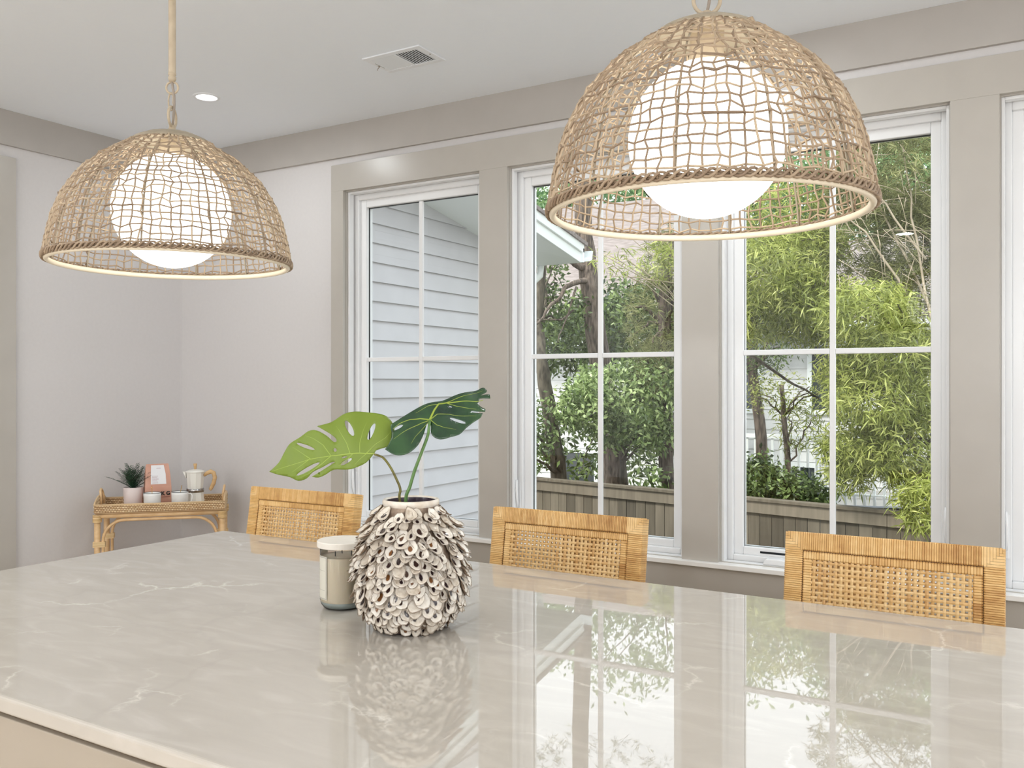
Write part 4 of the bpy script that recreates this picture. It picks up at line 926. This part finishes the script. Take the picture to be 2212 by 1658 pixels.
tree('laurel_shrub', gpt(1340, 12.4), [gpt(1350, 12.4), at(1345, 12.4, 0, 1000), at(1335, 12.4, 0, 900)],
     [blob(1355, 850, 12.4, .85, .42, 380, 'broad'), blob(1275, 880, 12.4, .5, .34, 190, 'broad'), blob(1390, 930, 12.2, .4, .26, 170, 'broad'), blob(1340, 930, 12.5, .35, .24, 90, 'broad'), blob(1420, 820, 12.5, .45, .36, 130, 'broad')],
     M['lf_mid'], M['bark2'], 'bright green broad-leaved shrub above the fence in the second window', 'shrub', GT, (.06, .035))
tree('evergreen_tree', gpt(1310, 15.5), [gpt(1310, 15.5), at(1310, 15.5, 0, 900), at(1315, 15.5, 0, 700)],
     [blob(1310, 720, 15.5, 1.4, .55, 420, 'big'), blob(1220, 740, 15.2, 1.0, .5, 240, 'big'), blob(1400, 690, 15.5, 1.0, .6, 300, 'big'), blob(1330, 660, 15.8, .9, .4, 160, 'big'), blob(1300, 960, 14.8, 1.5, .6, 260, 'big')], M['lf_dark'], M['bark2'], 'dark evergreen below the neighbour roof, behind the pine trunk', group=GT, tr=(.12, .05))
tree('feathery_pine', gpt(1455, 12.6), [gpt(1455, 12.6), at(1440, 12.6, 0, 1000), at(1436, 12.6, 0, 700), at(1440, 12.6, 0, 500)],
     [blob(1425, 690, 12.4, .5, .7, 260, 'needle'), blob(1435, 790, 12.3, .5, .4, 200, 'needle'), blob(1455, 560, 12.4, .5, .5, 130, 'needle')], M['lf_olive'], M['bark'], 'feathery olive pine at the right edge of the second window', group=GT, tr=(.12, .08))
# bamboo
def culm(p, r0=.014): return (p, r0, .004)
bx = [culm([at(1610, 11, 0, 760), at(1700, 11, 0, 820), at(1780, 10.8, 0, 865), at(1880, 10.6, 0, 960)], .022), culm([at(1640, 10.2, 0, 520), at(1760, 10.2, 0, 600), at(1870, 10, 0, 740), at(1960, 9.6, 0, 850)], .024)]
tree('bamboo_clump', gpt(1590, 11), [gpt(1575, 11), at(1575, 11, 0, 900), at(1590, 10.8, 0, 700), at(1640, 10.6, 0, 560)],
     [blob(1670, 590, 10.4, .56, .45, 620, 'bam', .9), blob(1740, 640, 10.3, .50, .36, 460, 'bam', .8), blob(1625, 680, 10.6, .45, .3, 260, 'bam', .7), blob(1720, 540, 10.6, .6, .3, 360, 'bam'), blob(1660, 460, 10.8, .75, .35, 240, 'bam'), blob(1760, 700, 10.6, .4, .25, 200, 'bam')],
     M['lf_bam'], M['bark2'], 'sunlit yellow-green bamboo filling the upper left of the third window', 'bamboo', GT, (.024, .014), bx)
tree('bamboo_clump', gpt(2050, 9.3), [gpt(2060, 9.3), at(2050, 9.3, 0, 950), at(1960, 9.2, 0, 760), at(1880, 9.1, 0, 640)],
     [blob(1880, 680, 9.2, .46, .32, 430, 'bam', .8), blob(1940, 760, 9.2, .42, .32, 330, 'bam', .7), blob(1900, 860, 9.2, .55, .33, 440, 'bam', .6), blob(1960, 960, 9.1, .45, .42, 460, 'bam', .5), blob(1860, 970, 9.3, .40, .22, 260, 'bam', .4), blob(1990, 1090, 8.5, .18, .25, 110, 'bam', .15), blob(1835, 1020, 9.3, .22, .16, 80, 'bam'), blob(1830, 800, 9.5, .3, .25, 150, 'bam')],
     M['lf_bam'], M['bark2'], 'bamboo drooping over the fence at the right of third window', 'bamboo', GT, (.024, .014), [culm([at(1990, 9, 0, 1000), at(1930, 9, 0, 860), at(1850, 9.2, 0, 760)])])
bs = [([at(2060, 9.4, 0, 760), at(1980, 9.6, 0, 600), at(1900, 9.8, 0, 450), at(1830, 10, 0, 330)], .02, .006), ([at(2040, 9.2, 0, 800), at(1985, 9.4, 0, 560), at(1960, 9.6, 0, 380), at(1940, 9.8, 0, 200)], .016, .006), ([at(1960, 9.5, 0, 640), at(1870, 9.7, 0, 500), at(1790, 9.9, 0, 440)], .016, .005), ([at(2000, 9.3, 0, 560), at(1930, 9.4, 0, 470), at(1850, 9.6, 0, 360), at(1800, 9.8, 0, 260)], .014, .004)]
r = random.Random(12)
for q in range(70):
    x_, y_ = r.uniform(1800, 2000), r.uniform(290, 620); dx, dy = r.gauss(20, 40), r.gauss(40, 30); bs.append(([at(x_, 9.4, 0, y_), at(x_+dx*.5, 9.3, 0, y_+dy*.4), at(x_+dx, 9.3, 0, y_+dy)], .004, .002))
tree('wispy_cedar', gpt(2100, 9.7), [gpt(2110, 9.7), at(2105, 9.7, 0, 900), at(2070, 9.7, 0, 500), at(2030, 9.9, 0, 100)],
     [blob(1950, 380, 10, .9, .6, 800, 'needle'), blob(1890, 500, 10.4, .8, .6, 520, 'needle'), blob(1990, 560, 10, .6, .7, 460, 'needle'), blob(2060, 700, 9.8, .8, .9, 420, 'needle'), blob(1960, 220, 10, 1.1, .6, 420, 'needle'), blob(2230, 500, 9.5, .8, 1.2, 500, 'needle'), blob(2240, 900, 9.5, .7, .8, 260, 'needle')], M['lf_olive'], M['twig'],
     'wispy olive evergreen with bare pale stems, top right of third window', group=GT, tr=(.07, .04), branches=bs)
tree('low_shrub', gpt(1660, 11.1), None, [blob(1640, 1045, 11.1, .36, .3, 190, 'broad'), blob(1710, 1062, 11, .32, .2, 130, 'broad'), blob(1760, 1070, 11, .2, .13, 60, 'broad')], M['lf_dark'], M['bark2'], 'low dark shrub rising just above the fence, third window', 'shrub', GT)
tree('young_tree', gpt(1640, 12.2), [gpt(1650, 12.2), at(1645, 12.2, 0, 950), at(1625, 12.2, 0, 800), at(1630, 12.2, 0, 640)], [blob(1630, 750, 12.2, .5, .4, 160, 'fine'), blob(1600, 640, 12.4, .8, .6, 200, 'fine')], M['lf_dark'], M['bark'], 'slim brown trunk at the left of the third window', group=GT, tr=(.09, .06))
tree('sapling', gpt(1705, 11.6), [gpt(1708, 11.6), at(1702, 11.6, 0, 1000), at(1694, 11.6, 0, 900), at(1688, 11.6, 0, 830)], [blob(1700, 850, 11.6, .5, .25, 60, 'fine'), blob(1730, 920, 11.6, .3, .3, 40, 'bam')], M['lf_bam'], M['bark'], 'thin sapling in front of the white neighbour house', group=GT, tr=(.045, .03))
tree('vine_leaves', gpt(1410, 11.9), None, [blob(1412, 1036, 11.9, .2, .12, 16, 'big')], M['lf_mid'], M['bark2'], 'small bright broad leaves poking over the fence rail', 'shrub', GT)
tree('hanging_bamboo_sprigs', gpt(1500, 11.3), [gpt(1505, 11.3), at(1505, 11.3, 0, 700), at(1480, 11.2, 0, 500)], [blob(1438, 560, 11.2, .14, .26, 40, 'bam'), blob(1350, 560, 11.2, .4, .16, 22, 'bam')], M['lf_bam'], M['twig'], 'light bamboo sprigs hanging beside the second window', 'bamboo', GT, (.018, .012), [culm([at(1480, 11.2, 0, 615), at(1380, 11.2, 0, 600), at(1320, 11.2, 0, 596)], .008), culm([at(1480, 11.2, 0, 600), at(1400, 11.2, 0, 545), at(1350, 11.2, 0, 500)], .008)])
# tall backdrop trees
FARL = ['tall pale green tree at the far left of the garden', 'tall dense tree behind the grey roofed house', 'tall tree between the second and third windows', 'tall tree seen through the nearer lamp shade', 'tall tree behind the bamboo', 'tall tree at the far right behind the last window', 'tall tree beyond the right end of the fence']
for i, (px, t, h, w_) in enumerate([(1060, 27, 9.4, 2.6), (1250, 26, 9.0, 2.6), (1430, 25.5, 8.8, 2.4), (1600, 24.5, 9.2, 2.4), (1780, 24, 9.0, 2.5), (1970, 22, 9.2, 2.5), (2200, 19, 8.6, 2.5)]):
    c = at(px, t, GZ); r = random.Random(i)
    bl = []
    for q in range(8):
        f = q/7; p = c+Vector((r.gauss(0, .8), r.gauss(0, .6), 1.8+(h-1.4)*f)); s = w_*(1-.5*abs(f-.4))
        bl.append((tuple(p), (s, s*.6, 1.1), int(210-110*f), 12, .22, .09, .9, -.1, .22, .0, .9))
    tree('tall_tree', c, [c, c+Vector((.2, 0, h*.5)), c+Vector((.1, 0, h*.9))], bl, M['lf_far'], M['bark2'], FARL[i], group='tall trees in the distance', tr=(.22, .08))

# neighbour houses
M['hs'] = noise_mat('white_neighbour_siding', srgb(206, 206, 204), srgb(222, 222, 220), 3, .6)
M['hw'] = mat('dark_window_glass', srgb(60, 66, 70), .1)
def house(label, c, rz, w_, d_, h, ridge, wins):
    t = empty('neighbour_house', c, rz, label, 'house', 'neighbouring houses')
    b = MB(); z = 0
    while z < h: b.prism([(-d_/2-.0, z), (-d_/2-.018, z), (-d_/2-.004, z+.18), (-d_/2, z+.18)], 'x', -w_/2, w_/2); z += .18
    b.box(-w_/2, w_/2, -d_/2, d_/2, 0, h); b.build('wall', M['hs'], t)
    b = MB(); o_ = .45; b.prism([(-d_/2-o_, h-.1), (0, h+ridge), (d_/2+o_, h-.1), (d_/2+o_, h-.25), (0, h+ridge-.15), (-d_/2-o_, h-.25)], 'x', -w_/2-o_, w_/2+o_); b.build('roof', M['shingle'], t)
    MB().box(-w_/2-o_, w_/2+o_, -d_/2-o_-.03, -d_/2-o_, h-.30, h-.10).build('fascia', M['trimw'], t)
    for x, z, ww, hh in wins:
        f = MB(); f.box(x-ww/2-.08, x+ww/2+.08, -d_/2-.05, -d_/2-.018, z-.08, z).box(x-ww/2-.08, x+ww/2+.08, -d_/2-.05, -d_/2-.018, z+hh, z+hh+.08).box(x-ww/2-.08, x-ww/2, -d_/2-.05, -d_/2-.018, z, z+hh).box(x+ww/2, x+ww/2+.08, -d_/2-.05, -d_/2-.018, z, z+hh)
        q = f.build('window', M['trimw'], t); MB().box(x-ww/2, x+ww/2, -d_/2-.03, -d_/2-.02, z, z+hh).build('glazing', M['hw'], q)
    return t
hl = at(1190, 21.5, GZ); house('grey roofed neighbour house behind the pine trunk', hl, R(4), 7.4, 4.6, 4.2, 3.2, [(1.6, .5, .9, 1.2), (-2, 1.9, .9, 1.2), (3.4, 2.0, .9, 1.2)])
hr = at(1830, 17.2, GZ); house('white neighbour house with a deck, behind the bamboo', hr, R(-8), 5.2, 4.5, 4.3, 1.6, [(-1.2, 2.7, .7, 1.1), (.5, 2.7, .7, 1.1), (-.2, .4, .8, 1.3)])
dk = empty('deck', at(1730, 13.6, GZ), R(-8), 'brown wooden deck rail in front of the white neighbour house', 'deck')
MB().box(-2.2, 1.6, -.06, .06, 1.18, 1.42).build('beam', mat('brown_stained_beam', srgb(110, 78, 56), .7), dk)
MB().box(-2.2, 1.6, -.05, 1.2, 1.42, 1.46).build('deck_floor', mat('grey_decking', srgb(150, 146, 140), .8), dk)
for x in (-2.1, -.75, .2, 1.5): MB().box(x-.07, x+.07, -.05, .09, 0, 1.18).build('post', M['trimw'], dk)
b = MB(); b.box(-2.2, 1.6, -.03, .03, 2.3, 2.36)
for x in np.arange(-2.15, 1.6, .14): b.box(x, x+.035, -.015, .015, 1.5, 2.3)
b.box(-2.2, 1.6, -.02, .02, 1.48, 1.53); b.build('railing', M['trimw'], dk)
ld = empty('ladder', at(1770, 12.6, GZ), R(-5), 'dark green metal ladder standing against the deck', 'ladder')
LM = mat('dark_green_metal', srgb(44, 58, 52), .5)
for s in (-1, 1): MB().box(s*.165-.02, s*.165+.02, -.03, .03, 0, 1.95).build('rail', LM, ld)
for z in np.arange(.3, 1.9, .27): MB().box(-.165, .165, -.02, .02, z, z+.04).build('rung', LM, ld)
cv = empty('parked_car', at(1880, 12.6, GZ), R(6), 'dark parked car half hidden behind the bamboo', 'car')
CP = mat('black_car_paint', srgb(22, 22, 26), .15, **{'Coat Weight': .6})
prf = [(-2.1, .35), (-2.15, .7), (-1.9, .9), (-1.2, 1.0), (-.6, 1.5), (1.1, 1.55), (1.8, 1.1), (2.1, 1.0), (2.15, .4)]
MB().prism(prf, 'y', -.85, .85).build('body', CP, cv, bevel=.06)
MB().prism([(-1.08, 1.02), (-.58, 1.42), (.2, 1.46), (.2, 1.02)], 'y', -.86, .86).prism([(.28, 1.02), (.28, 1.46), (1.05, 1.47), (1.6, 1.08)], 'y', -.86, .86).build('side_window', mat('car_glass', srgb(96, 104, 112), .08), cv)
for x in (-1.35, 1.35):
    for y in (-.8, .8): MB().tube([(x, y-.1, .33), (x, y+.1, .33)], .33, 24).build('wheel', M['gasket'], cv, bevel=.02)
